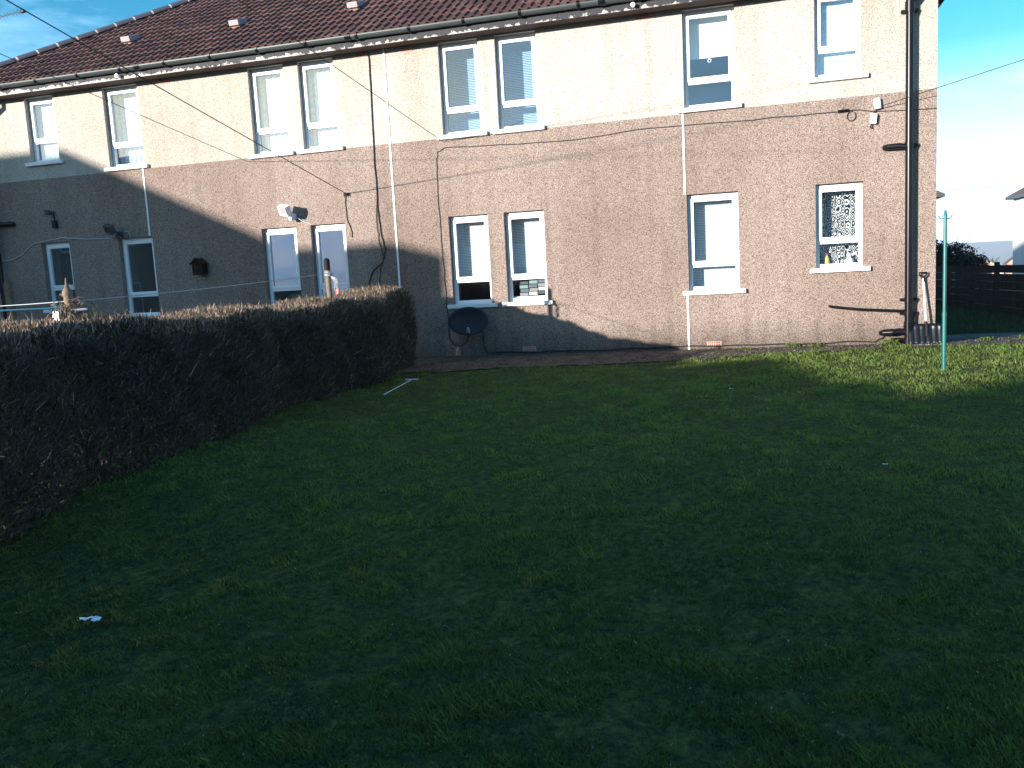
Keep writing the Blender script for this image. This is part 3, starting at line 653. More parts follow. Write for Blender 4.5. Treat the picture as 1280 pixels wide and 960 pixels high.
# white boxes
for nm, x, z, w_, h_, rz, lab in (('junction_box', 1.815, 3.45, .085, .15, -8, 'upper of two small white boxes on the wall left of the right-hand downpipe'), ('junction_box', 1.765, 3.245, .085, .14, 6, 'lower of two small white boxes on the wall left of the right-hand downpipe')):
    t = thing(nm, lab, 'box', (x, 0, z), 'white boxes on the wall')
    mb = MB(); mb.box(x-w_/2, x+w_/2, -.075, -.001, z-h_/2, z+h_/2, 0, Matrix.Rotation(R(rz), 3, 'Y')); mb.build('body', M['white'], t, bevel=.01)
    mb = MB(); mb.tube([(x-.02, -.04, z-h_/2+.01), (x-.045, -.04, z-h_/2-.05), (x-.01, -.03, z-h_/2-.06)], .009, 6); mb.build('gland', M['blackm'], t, smooth=True)
# floodlights
def flood(x, z, body_m, lab, sc=1, cab=None):
    t = thing('floodlight', lab, 'light', (x, 0, z)); rot = Matrix.Rotation(R(28), 3, 'X') @ Matrix.Rotation(R(-24), 3, 'Z')
    mb = MB(); mb.box(x-.10*sc, x+.08*sc, -.29, -.18, z-.055*sc, z+.085*sc, 0, rot); mb.build('housing', body_m, t, bevel=.012)
    mb = MB(); mb.box(x-.085*sc, x+.065*sc, -.305, -.295, z-.04*sc, z+.06*sc, 0, rot); mb.build('lens', M['darkwin'] if body_m is not M['white'] else M['cowl'], t)
    mb = MB(); mb.tube([(x+.03, 0, z-.06), (x+.02, -.12, z-.04), (x, -.2, z)], .012, 6); mb.box(x-.01, x+.07, -.07, 0, z-.12, z-.03); mb.build('bracket', body_m, t)
    mb = MB(); mb.box(x+.0, x+.055, -.15, -.07, z-.155, z-.09); mb.build('sensor', body_m, t, bevel=.01)
    if cab: mb = MB(); mb.tube(cab, .006, 5); mb.build('cable', M['palecable'], t, smooth=True)
flood(-7.60, 2.60, M['white'], 'white security floodlight on the wall above the sunlit lower window pair', 1.25, [(-7.53, -.05, 2.52), (-7.42, -.02, 2.44), (-7.25, -.01, 2.365)])
flood(-11.20, 2.52, M['grey'], 'dark security floodlight above the tall lower window on the left', 1.2, [(-11.05, -.05, 2.50), (-10.98, -.02, 2.48), (-10.94, -.01, 2.30)])
t = thing('wall_lamp', 'small dark lamp with hanging bracket high on the shaded wall at the far left', 'light', (-12.6, 0, 2.85))
mb = MB(); mb.tube([(-12.68, -.10, 2.99), (-12.68, -.10, 2.90)], [.06, .05], 8); mb.build('shade', M['grey'], t, smooth=True)
mb = MB(); mb.tube([(-12.62, 0, 2.92), (-12.64, -.08, 2.94), (-12.66, -.1, 2.96)], .012, 6); mb.tube([(-12.60, -.03, 2.98), (-12.60, -.03, 2.76)], .012, 6); mb.box(-12.65, -12.56, -.06, 0, 2.66, 2.80); mb.build('bracket', M['blackm'], t)
# bird box
t = thing('bird_box', 'dark wooden bird box with pitched roof fixed to the shaded wall', 'bird box', (-9.50, 0, 1.62)); x, z = -9.50, 1.62
mb = MB(); n0 = len(mb.v)
mb.box(x-.10, x+.10, -.17, -.001, z, z+.20); mb.face([(x-.10, -.17, z+.20), (x+.10, -.17, z+.20), (x, -.17, z+.28)]); mb.face([(x+.10, -.001, z+.20), (x-.10, -.001, z+.20), (x, -.001, z+.28)]); mb.build('body', M['fence'], t)
mb = MB()
for s in (-1, 1): mb.box(x+s*.065-.08, x+s*.065+.08, -.21, .0-.001, z+.235, z+.25, 0, Matrix.Rotation(s*R(38), 3, 'Y'))
mb.build('roof', M['fence'], t); MB().tube([(x, -.176, z+.13), (x, -.165, z+.13)], .02, 10).build('entrance_hole', M['hole'], t)
# satellite dish
t = thing('satellite_dish', 'dark oval satellite dish on the wall below the window left of the blind', 'satellite dish', (-4.45, 0, .30))
c = Vector((-4.42, -.24, .60)); nrm = Vector((.28, -1, .10)).normalized(); sd = nrm.cross(Vector((0, 0, 1))).normalized()*-1; upv = sd.cross(nrm)*1
if upv.z < 0: upv = -upv
mb = MB(); rings, seg = 6, 28
for i in range(rings+1):
    r_ = i/rings
    for j in range(seg):
        q = 2*math.pi*j/seg; p = c+sd*math.cos(q)*r_*.33+upv*math.sin(q)*r_*.235+nrm*(.07*(r_*r_)); mb.v.append(tuple(p))
for i in range(rings):
    for j in range(seg):
        a = i*seg+j; b = i*seg+(j+1) % seg; mb.f.append((a, b, b+seg, a+seg)); mb.m.append(0)
ds = mb.build('reflector', M['dish'], t, smooth=True); so_ = ds.modifiers.new('s', 'SOLIDIFY'); so_.thickness = .008
mb = MB(); lnb = c+nrm*.36-upv*.18; mb.tube([c-upv*.235+nrm*.06, c-upv*.24+nrm*.2, lnb], .011, 6); mb.build('arm', M['blackm'], t)
MB().tube([lnb+upv*.06+nrm*.02, lnb+upv*.02, lnb-nrm*.05], [.02, .028, .032], 10).build('receiver', M['cowl'], t, smooth=True)
mb = MB(); mb.box(-4.52, -4.34, -.02, 0, .42, .66); mb.tube([(-4.43, 0, .54), (-4.43, -.12, .54), tuple(c)], .02, 8); mb.build('wall_bracket', M['blackm'], t)

# items inside windows
t = thing('sofa', 'pale brown sofa back seen through the lower pane of the sunlit pair', 'sofa', (-7.85, .9, .1))
mb = MB(); mb.box(-8.3, -7.45, .75, .98, .1, 1.19); mb.build('backrest', M['sofa'], t, bevel=.08); mb = MB(); mb.box(-8.3, -7.45, .98, 1.6, .1, .5); mb.build('seat', M['sofa'], t, bevel=.05)
bi = 0
for i in range(3):
    for j in range(4):
        x = -3.64+i*.155+(.01*(j % 2)); z = .96+j*.062+i*.01; mt = M[('cowl', 'grey', 'shed', 'china', 'tealgrey')[(i*3+j*2) % 5]]
        mb = MB(); mb.box(x, x+.14, .19, .30, z, z+.052); o = mb.build('case', mt, bevel=.003)
        tag(o, ('%s case in the %s pile on the ledge behind the right blind window' % (('bottom', 'second', 'third', 'top')[j], ('left', 'middle', 'right')[i])), 'case', 'plastic cases piled on the window ledge')
mb = MB(); mb.box(-3.795, -3.135, .168, TW+.03, .895, .955); mb.build('window_board', M['white'], blk)
mb = MB(); mb.box(.98, 1.635, .17, TW-.03, 1.17, 1.21); mb.build('window_board', M['white'], blk)
t = thing('squeezy_bottle', 'small yellow bottle on the ledge of the lace-curtained window', 'bottle', (1.15, .24, 1.21))
MB().tube([(1.15, .24, 1.21), (1.15, .24, 1.30), (1.15, .24, 1.335), (1.15, .24, 1.35)], [.034, .036, .02, .014], 12).build('body', M['bottle'], t, smooth=True)
MB().tube([(1.15, .24, 1.35), (1.15, .24, 1.385)], [.016, .010], 10).build('cap', M['rust'], t, smooth=True)
t = thing('ornament', 'pale china ornament at the right of the lace window ledge', 'ornament', (1.47, .24, 1.21))
MB().tube([(1.47, .24, 1.21), (1.47, .24, 1.25), (1.46, .24, 1.31), (1.46, .24, 1.35), (1.45, .24, 1.38)], [.05, .06, .03, .035, .01], 12).build('body', M['china'], t, smooth=True)
MB().tube([(1.50, .24, 1.34), (1.56, .24, 1.37), (1.58, .24, 1.32)], [.02, .028, .012], 10).build('wing', M['china'], t, smooth=True)

# ------------------------------------------------------------------ snow shovel leaning at the corner
t = thing('snow_shovel', 'black ribbed snow shovel leaning upside against the wall at the corner', 'shovel', (2.43, -.2, 0))
mb = MB(); nx_ = 22; W0, W1 = 2.215, 2.645
def shp(i, j):
    u = i/nx_; v = j/6; x = W0+(W1-W0)*u + (.006 if v > .9 else 0)*(1 if u < .5 else -1)
    rib = .011*abs(math.sin(u*math.pi*5.5)); y = -.245+.10*v+.028*(1-(2*u-1)**2)*v - rib - .02*(v > .8)*(v-.8)*5
    z = .008+.285*v + (.012*(1-(2*u-1)**6) if v > .5 else 0)
    return (x, y, z)
for i in range(nx_+1):
    for j in range(7): mb.v.append(shp(i, j))
for i in range(nx_):
    for j in range(6):
        a = i*7+j; mb.f.append((a, a+7, a+8, a+1)); mb.m.append(0)
bl = mb.build('blade', M['shovel'], t, smooth=True); so_ = bl.modifiers.new('s', 'SOLIDIFY'); so_.thickness = .006
MB().box(W0-.005, W1+.008, -.262, -.236, .002, .016).build('blade_edge', M['steel'], t)
MB().tube([(2.455, -.20, .12), (2.452, -.165, .30), (2.44, -.165, .34)], [.024, .022, .018], 8).build('socket', M['blackm'], t, smooth=True)
MB().tube([(2.45, -.165, .30), (2.425, -.075, .92)], .0155, 10).build('shaft', M['shaft'], t, smooth=True)
mb = MB(); mb.tube([(2.425, -.077, .90), (2.423, -.072, .955)], .018, 8); mb.tube([(2.423, -.072, .955), (2.375, -.066, 1.0), (2.372, -.064, 1.03), (2.472, -.064, 1.03), (2.468, -.066, 1.0), (2.423, -.072, .955)], .012, 8); mb.build('grip', M['black'], t, smooth=True)

# ------------------------------------------------------------------ clothes poles
t = thing('clothes_pole', 'slim green metal clothes pole standing on the lit lawn near the corner', 'clothes pole', (2.12, -2.95, gz(2.12, -2.95)))
gx, gy_ = 2.125, -2.95; zb_ = gz(gx, gy_)
MB().tube([(gx, gy_, zb_-.05), (gx, gy_, .60)], .0235, 12).build('lower_tube', M['green'], t, smooth=True)
MB().tube([(gx, gy_, .60), (gx, gy_, 1.70)], .0195, 12).build('upper_tube', M['green'], t, smooth=True)
MB().tube([(gx, gy_, .595), (gx, gy_, .625)], .027, 12).build('collar', M['green'], t, smooth=True)
mb = MB(); mb.tube([(gx, gy_, 1.70), (gx, gy_, 1.765)], [.022, .010], 10); mb.tube([(gx-.07, gy_, 1.705), (gx-.05, gy_, 1.67), (gx+.05, gy_, 1.67), (gx+.07, gy_, 1.705)], .007, 6); mb.tube([(gx, gy_-.07, 1.70), (gx, gy_-.05, 1.67), (gx, gy_+.05, 1.67), (gx, gy_+.07, 1.70)], .007, 6); mb.build('line_hook', M['green'], t, smooth=True)
# wooden poles in the hedge
p1 = (-5.42, -7.66); p2 = (-5.27, -3.35)
t = thing('clothes_pole', 'old wooden clothes pole with pointed finial and dead climber in the hedge', 'clothes pole', (*p1, gz(*p1)))
mb = MB(); z0 = gz(*p1)-.1; k = [(p1[0]+.04, p1[1], z0), (p1[0]+.03, p1[1], .6), (p1[0]+.02, p1[1], 1.0), (p1[0], p1[1], 1.30), (p1[0], p1[1], 1.32)]
mb.tube(k, [.042, .04, .038, .034, .034], 12); mb.build('shaft', M['wood'], t, smooth=True)
mb = MB(); mb.tube([(p1[0], p1[1], z) for z in (1.32, 1.335, 1.36, 1.39, 1.42, 1.47)], [.036, .044, .040, .022, .011, .006], 12); mb.build('finial', M['wood'], t, smooth=True)
mb = MB(); mb.tube([(p1[0], p1[1]-.0, 1.20), (p1[0]+.12, p1[1]-.05, 1.205), (p1[0]+.26, p1[1]-.1, 1.21)], .010, 6); mb.box(p1[0]-.09, p1[0]-.03, p1[1]-.09, p1[1]-.05, 1.06, 1.20); mb.build('line_hook', M['steel'], t)
mb = MB()
for i in range(190):
    q = random.uniform(0, 6.28); z = random.choice((random.gauss(1.22, .06), random.uniform(.95, 1.3))); r_ = random.uniform(.04, .13)
    p = Vector((p1[0]+math.cos(q)*r_, p1[1]+math.sin(q)*r_, z)); d1 = Vector((random.gauss(0, 1), random.gauss(0, 1), random.gauss(-.4, 1))).normalized()*random.uniform(.02, .08)
    mb.tube([p, p+d1, p+d1*1.5+Vector((0, 0, -.03))], .0035, 3, 0, cap=False)
mb.build('climber', M['wood'], t, kind='stuff'); mb = MB()
for i in range(5): x = p1[0]+random.uniform(-.1, .22); mb.tube([(x, p1[1]-.03, .95), (x+.01, p1[1], random.uniform(1.1, 1.22))], .007, 4)
mb.build('dead_stem', M['wood'], t, kind='stuff')
t = thing('clothes_pole', 'round wooden clothes pole with bunched line, near the house end of the hedge', 'clothes pole', (*p2, gz(*p2)))
mb = MB(); mb.tube([(p2[0], p2[1], gz(*p2)-.1), (p2[0], p2[1], 1.0), (p2[0]-.01, p2[1], 1.56)], [.042, .037, .033], 12); mb.build('shaft', M['wood'], t, smooth=True)
MB().tube([(p2[0]-.01, p2[1], 1.50), (p2[0]-.01, p2[1], 1.62), (p2[0]-.01, p2[1], 1.645), (p2[0]-.01, p2[1], 1.655)], [.040, .040, .03, .01], 12).build('cap', M['blackm'], t, smooth=True)
mb = MB()
for i in range(26):
    q = random.uniform(0, 6.28); mb.tube([(p2[0]+.045*math.cos(q+s_*1.2), p2[1]+.045*math.sin(q+s_*1.2), 1.45+random.uniform(-.03, .03)) for s_ in range(5)], .006, 4, cap=False)
for i in range(10):
    x = p2[0]+.06+random.uniform(0, .05); mb.tube([(p2[0]+.03, p2[1], 1.42), (x+.03, p2[1]-.02, 1.36+random.uniform(-.05, .04)), (x, p2[1], 1.25+random.uniform(-.05, .04))], .004, 4, cap=False)
mb.build('bunched_line', M['whiteline'], t)
for i, mt in enumerate((M['rust'], M['blueline'], M['rust'])):
    o = MB().box(p2[0]+.09+i*.018, p2[0]+.10+i*.018, p2[1]-.01, p2[1]+.01, 1.17+i*.012, 1.235+i*.012).build('clothes_peg', mt)
    tag(o, ('leftmost red clothes peg hanging on the round pole in the hedge', 'middle blue clothes peg hanging on the round pole in the hedge', 'rightmost red clothes peg hanging on the round pole in the hedge')[i], 'peg', 'clothes pegs on the pole')
def line(name, a, b, sag, r_, m_, label, cat='line', n=24):
    a, b = Vector(a), Vector(b); pts = [a.lerp(b, i/n)-Vector((0, 0, sag*4*(i/n)*(1-i/n))) for i in range(n+1)]
    return tag(MB().tube(pts, r_, 5).build(name, m_, smooth=True), label, cat)
line('clothes_line', (p1[0], p1[1], 1.275), (p2[0], p2[1], 1.46), .02, .0042, M['whiteline'], 'pale clothes line stretched between the two wooden poles above the hedge')
line('clothes_line', (p1[0]-.02, p1[1], 1.23), (-6.6, -9.6, 1.31), .02, .0065, M['blueline'], 'blue-green clothes line leaving the finial pole to the left')
line('clothes_line', (p1[0]-.02, p1[1], 1.28), (-8.5, -6.6, 1.30), .02, .004, M['whiteline'], 'pale clothes line running left from the finial pole')
# left fence post by the wall
t = thing('timber_post', 'weathered square timber post standing before the wall at the far left', 'post', (-13.05, -.8, 0))
MB().box(-13.13, -13.01, -.86, -.76, -.05, 1.68).build('shaft', M['wood'], t, bevel=.01)
MB().box(-13.11, -13.04, -.85, -.77, 1.68, 1.74).build('top', M['wood'], t, bevel=.02)

# ------------------------------------------------------------------ hedge
hedge = thing('hedge', 'long clipped brown hedge with bare twigs along the left of the lawn', 'hedge', (-5.45, -8, -.2))
hedge_m = tint_mat('hedge_twig', [(0, (.058, .043, .040)), (.4, (.125, .088, .075)), (.62, (.060, .080, .028)), (.78, (.17, .11, .08)), (1, (.50, .35, .26))], .8, trans=.2)
def hedge_top(Y): return np.interp(Y, [-20, -13.5, -9.9, -9.4, -7, -4, -2.4, -1.5, -1.0, -.85], [2.1, 1.62, 1.42, 1.12, 1.06, 1.05, 1.12, 1.18, 1.1, .95]) + .03*np.sin(Y*3.1)+.02*np.sin(Y*8.3)  # out-of-view end raised and lengthened to shade the lawn
def hedge_pts(n, surf):
    Y = rng.uniform(-20, -.85, n)
    if surf: Y = np.where(rng.random(n) < .8, -.85-9.3*rng.random(n)**.9, Y)
    xf = hedge_front(Y); xbk = xf-.92
    endf = np.clip((-.85-Y)/.3, 0, 1)**.5; xc = (xf+xbk)/2; hw = .46*(.55+.45*endf)
    u = rng.uniform(-1, 1, n); zt = hedge_top(Y); zb = gh(-5.4, Y)
    v = rng.random(n)**.8
    if surf:
        side = rng.random(n); u = np.where(side < .5, 1-.22*rng.random(n)**2, u); v = np.where(side >= .62, 1-.10*rng.random(n)**1.6, v)
    # rounded shoulders, slightly narrower and leggy at the foot
    w = hw*(1-.35*np.clip((v-.86)/.14, 0, 1)**2)*(.86+.14*np.clip(v/.3, 0, 1))
    X = xc+u*w*(1+.05*np.sin(Y*9+v*11)); Z = zb+(zt-zb)*v - .05*np.abs(u)**3*(v > .85)
    return X, Y, Z, v, u
def twigs(n, surf, ln, wd, up_):
    X, Y, Z, v, u = hedge_pts(n, surf)
    D_ = np.stack([rng.normal(0, .45, n)+.35*u*(v < .9), rng.normal(0, .55, n), np.abs(rng.normal(.3, .5, n))*up_+.2], -1); D_ /= np.linalg.norm(D_, axis=1)[:, None]
    l = ln*(.4+rng.random(n)); l = np.where(v > .93, l*(.5+.5*rng.random(n)), l)
    S_ = np.cross(D_, rng.normal(0, 1, (n, 3))); S_ /= np.linalg.norm(S_, axis=1)[:, None]; S_ *= (wd*(.6+.8*rng.random(n)))[:, None]
    P = np.stack([X, Y, Z], -1); T = P+D_*l[:, None]; T2 = P+D_*(l*.5)[:, None]+rng.normal(0, .006, (n, 3))
    V = np.stack([P-S_, P+S_, T2+S_*.8, T2-S_*.8, T], 1)
    return V, v
V1, v1 = twigs(135000, False, .15, .0042, 1.3); V2, v2 = twigs(120000, True, .085, .0036, 1.2)
n3 = 85000; X, Y, Z, v3, u3 = hedge_pts(n3, True); m3 = rng.random(n3); hw_ = .40
Z = hedge_top(Y)-.07+.05*m3; X = (hedge_front(Y)-.46)+rng.uniform(-1, 1, n3)*hw_; D_ = np.stack([rng.normal(0, .3, n3), rng.normal(0, .3, n3), np.ones(n3)], -1); P = np.stack([X, Y, Z], -1)
S_ = np.stack([rng.normal(0, 1, n3), rng.normal(0, 1, n3), rng.normal(0, .3, n3)], -1); S_ /= np.linalg.norm(S_, axis=1)[:, None]; S_ *= .0045; l3 = (.03+.06*rng.random(n3)**2)[:, None]; T = P+D_*l3
V3 = np.stack([P-S_, P+S_, P+D_*l3*.6+S_*1.1, P+D_*l3*.6-S_*1.1, T], 1)
V = np.concatenate([V1, V2, V3]); v = np.concatenate([v1, v2, np.full(n3, 1.0)]); n = len(V); k = np.arange(n)*5
F = np.concatenate([np.stack([k, k+1, k+2], -1), np.stack([k, k+2, k+3], -1), np.stack([k+3, k+2, k+4], -1)])
tint = np.clip(rng.normal(.32, .30, n)+np.where(v > .93, .45, 0)*rng.random(n)*1.6, 0, 1)  # tan dead-leaf tops, paled further to paint in the sunlit fringe
np_mesh('foliage', V.reshape(-1, 3), F, hedge_m, hedge, np.repeat(tint, 5), kind='stuff')
# small leaves
n = 90000; X, Y, Z, v, u = hedge_pts(n, True)
P = np.stack([X, Y, Z], -1); A1 = rng.normal(0, 1, (n, 3)); A1 /= np.linalg.norm(A1, axis=1)[:, None]; B1 = np.cross(A1, rng.normal(0, 1, (n, 3))); B1 /= np.linalg.norm(B1, axis=1)[:, None]
s_ = (.008+.010*rng.random(n))[:, None]; V = np.stack([P-A1*s_*1.4, P+B1*s_*.6, P+A1*s_*1.4, P-B1*s_*.6], 1); k = np.arange(n)*4
F = np.stack([k, k+1, k+2, k+3], -1)
grn = .5+.5*np.sin(Y*2.1+1)*np.sin(Z*5+Y); tint = np.where(rng.random(n) < .35*grn+.1, rng.uniform(.52, .66, n), np.clip(rng.normal(.2, .15, n)+np.where(v > .9, .45, 0)*rng.random(n), 0, .95))  # leaves near the top paled too, sunlight put into the tint
np_mesh('leaves', V.reshape(-1, 3), F, hedge_m, hedge, np.repeat(tint, 4), kind='stuff')
mb = MB()
for i in range(220):
    y = -1.4-18.4*i/220+random.uniform(-.05, .05); x = -5.48+random.uniform(-.2, .2); zt = float(hedge_top(y))-.1; z0 = gz(x, y)
    for b_ in range(3):
        mb.tube([(x, y, z0-.03), (x+random.uniform(-.08, .08), y+random.uniform(-.08, .08), z0+.4), (x+random.uniform(-.22, .22), y+random.uniform(-.15, .15), zt)], [.016, .011, .005], 5, cap=False)
mb.build('stem', M['wood'], hedge, kind='stuff')

# ------------------------------------------------------------------ bits on the lawn
t = thing('garden_stake', 'thin white stake lying on the grass beside the hedge foot', 'stake', (-4.42, -3.2, gz(-4.4, -3.2)))
a, b = (-4.36, -3.9), (-4.46, -2.75); MB().tube([(a[0], a[1], gz(*a)+.03), (b[0], b[1], gz(*b)+.045)], .005, 6).build('shaft', M['china'], t)
MB().box(b[0]-.08, b[0]+.10, b[1]-.012, b[1]+.012, gz(*b)+.045, gz(*b)+.06).build('end_piece', M['china'], t)
def litter(x, y, s, lab, seed):
    rnd = random.Random(seed); mb = MB(); n = 6; z = gz(x, y)+.035
    for i in range(n+1):
        for j in range(4): mb.v.append((x+(i/n-.5)*s*2.2+rnd.uniform(-.1, .1)*s, y+(j/3-.5)*s*.8*(1-.6*abs(i/n-.45))+rnd.uniform(-.1, .1)*s, z+rnd.uniform(0, .35)*s))
    for i in range(n):
        for j in range(3):
            if i == n//2 and j != 1: continue
            q = i*4+j; mb.f.append((q, q+4, q+5, q+1)); mb.m.append(0)
    tag(mb.build('litter', M['paper']), lab, 'litter')
litter(-3.30, -10.05, .055, 'crumpled scrap of white wrapper on the dark lawn at the left', 2)
litter(-.2, -4.0, .018, 'tiny white scrap on the grass just inside the shadow edge', 4)
litter(.9, -7.2, .016, 'tiny white scrap on the shaded right side of the lawn', 5)
# weeds at the wall foot
def tuft(x, y, s, lab, seed, n=70):
    r = np.random.default_rng(seed); bx = x+r.normal(0, s*.5, n); by = y+r.normal(0, s*.25, n); bz = gh(bx, by)+.01; q = r.uniform(0, 6.28, n); h = s*(.3+.7*r.random(n))
    lx_, ly_ = np.cos(q)*h*.7, np.sin(q)*h*.7; wx, wy = -np.sin(q)*.008, np.cos(q)*.008
    V = np.empty((n, 4, 3)); V[:, 0] = np.stack([bx-wx*.4, by-wy*.4, bz], -1); V[:, 1] = np.stack([bx+lx_*.6-wx, by+ly_*.6-wy, bz+h*.7], -1); V[:, 2] = np.stack([bx+lx_, by+ly_, bz+h*.75], -1); V[:, 3] = np.stack([bx+lx_*.6+wx, by+ly_*.6+wy, bz+h*.7], -1)
    V -= np.array([x, y, gz(x, y)])
    o = np_mesh('weed', V.reshape(-1, 3), np.arange(n*4).reshape(-1, 4), weed_m, tint=np.repeat(r.random(n), 4)); o.location = (x, y, gz(x, y)); OW[o.name] = Vector(o.location)
    tag(o, lab, 'weed', 'weeds at the foot of the wall')
weed_m = tint_mat('weed_leaf', [(0, (.07, .13, .02)), (1, (.18, .24, .05))], .6, trans=.3)
tuft(1.95, -.24, .14, 'leafy weed beside the drain trap and shovel', 1, 120); tuft(.98, -.10, .09, 'small green weed at the wall foot below the lace window, nearer the downpipe', 2)
tuft(.66, -.10, .10, 'small green weed at the wall foot below the left edge of the lace window', 3); tuft(-.05, -.35, .08, 'small weed on the dirt strip below the big right-hand window', 4, 50)
tuft(3.9, .3, .12, 'pale weed on the path edge out beyond the corner of the block', 6, 90); tuft(3.3, .1, .09, 'low weed on the path just right of the green pole', 7, 60)

# ------------------------------------------------------------------ fences, shed, bush at the right
def fence(pts, top, label, nb=5, bw=.19, gap=.014, postw=.11):
    t = thing('fence', label, 'fence', (pts[0][0], pts[0][1], gz(*pts[0])))
    for (x, y) in pts: MB().box(x-postw/2, x+postw/2, y-postw/2, y+postw/2, gz(x, y)-.1, top+.07+random.uniform(-.02, .03)).build('fence_post', M['fence'], t, (x, y, gz(x, y)), bevel=.008)
    for (a, b) in zip(pts[:-1], pts[1:]):
        d_ = Vector((b[0]-a[0], b[1]-a[1], 0)); ln = d_.length; d_.normalize(); nn = Vector((-d_.y, d_.x, 0)); 
        for k in range(nb):
            z1 = top-k*(bw+gap)+random.uniform(-.012, .012); z0 = z1-bw; tl = random.uniform(-.012, .012)
            mb = MB(); o_ = nn*(postw/2+.002); p = Vector((a[0], a[1], 0)); P = []
            for s in (0, 1):
                for e_ in (0, .022):
                    for z in (z0, z1): P.append(tuple(p+d_*(ln*s)*.995+o_+nn*e_+Vector((0, 0, z+tl*s))))
            mb.v = P; mb.f = [(0, 1, 3, 2), (4, 6, 7, 5), (0, 4, 5, 1), (2, 3, 7, 6), (1, 5, 7, 3), (0, 2, 6, 4)]; mb.m = [0]*6
            mb.build('fence_board', M['fence'], t, (a[0], a[1], z0))
fence([(6.75, 5.5), (6.55, 7.2), (6.3, 9.0), (6.1, 10.8), (5.95, 12.6), (5.78, 14.6), (5.6, 16.6)], .92, 'dark brown horizontal-board fence on the right running back past the side path', 6, .19)
fence([(5.6, 16.6), (4.9, 16.7), (4.1, 16.8), (3.2, 16.9)], .55, 'lower dark board fence across the back between bush and block', 4, .2)
t = thing('garden_shed', 'low blue-grey shed with pale roof behind the back fence', 'shed', (6.2, 20, -.6))
MB().box(5.2, 6.9, 19.4, 21.2, -.6, .72).build('wall', M['shed'], t); MB().box(5.1, 7.05, 19.3, 21.3, .72, .80).build('roof', M['render'], t); MB().box(6.6, 6.95, 19.36, 19.4, -.6, .66).build('corner_trim', M['sofa'], t)
bush_m = tint_mat('bush_leaf', [(0, (.010, .014, .010)), (.6, (.022, .026, .016)), (1, (.05, .05, .03))], .8, trans=.1)
def bushy(name, label, cx, cy, z0, blobs, nleaf, ls, seed, trunk=.10):
    r = np.random.default_rng(seed); t = thing(name, label, 'tree', (cx, cy, z0)); VV = []; mb = MB()
    for (dx, dy, dz, rad) in blobs:
        c = np.array([cx+dx, cy+dy, z0+dz]); m_ = int(nleaf*rad**2/sum(b[3]**2 for b in blobs))
        d_ = r.normal(0, 1, (m_, 3)); d_ /= np.linalg.norm(d_, axis=1)[:, None]; P = c+d_*(rad*(.35+.75*r.random(m_)**.7))[:, None]*np.array([1, 1, .8])
        A = r.normal(0, 1, (m_, 3)); A /= np.linalg.norm(A, axis=1)[:, None]; B = np.cross(A, r.normal(0, 1, (m_, 3))); B /= np.linalg.norm(B, axis=1)[:, None]
        s = (ls*(.5+r.random(m_)))[:, None]; VV.append(np.stack([P-A*s, P+B*s*.5, P+A*s, P-B*s*.5], 1))
        for i in range(9):
            d2 = Vector(r.normal(0, 1, 3)); d2.z = abs(d2.z); d2.normalize()
            mb.tube([(cx, cy, z0+.3*dz), tuple(c), tuple(Vector(c)+d2*rad*1.25)], [.04, .02, .006], 5, cap=False)
    V = np.concatenate(VV); n = len(V); np_mesh('crown', V.reshape(-1, 3), np.arange(n*4).reshape(-1, 4), bush_m, t, np.repeat(r.random(n), 4))
    mb.tube([(cx, cy, z0-.1), (cx, cy, z0+.6)], [trunk, trunk*.6], 8); mb.build('trunk', M['wood'], t)
bushy('bush', 'dark round bush behind the back fence beside the block corner', 7.1, 22, -.35, [(-.3, 0, 1.3, .75), (.4, 0, 1.45, .7), (-.9, .2, 1.3, .7), (.9, .1, 1.0, .6), (0, 0, .7, .8), (-.3, 0, 1.75, .5), (1.2, .1, 1.25, .35)], 16000, .045, 5)
bushy('bush', 'bare-topped loose bush low at the right of the dark round bush', 8.3, 23, -.6, [(0, 0, .8, .6), (.3, 0, .6, .5), (-.2, 0, 1.2, .4)], 1500, .04, 9)

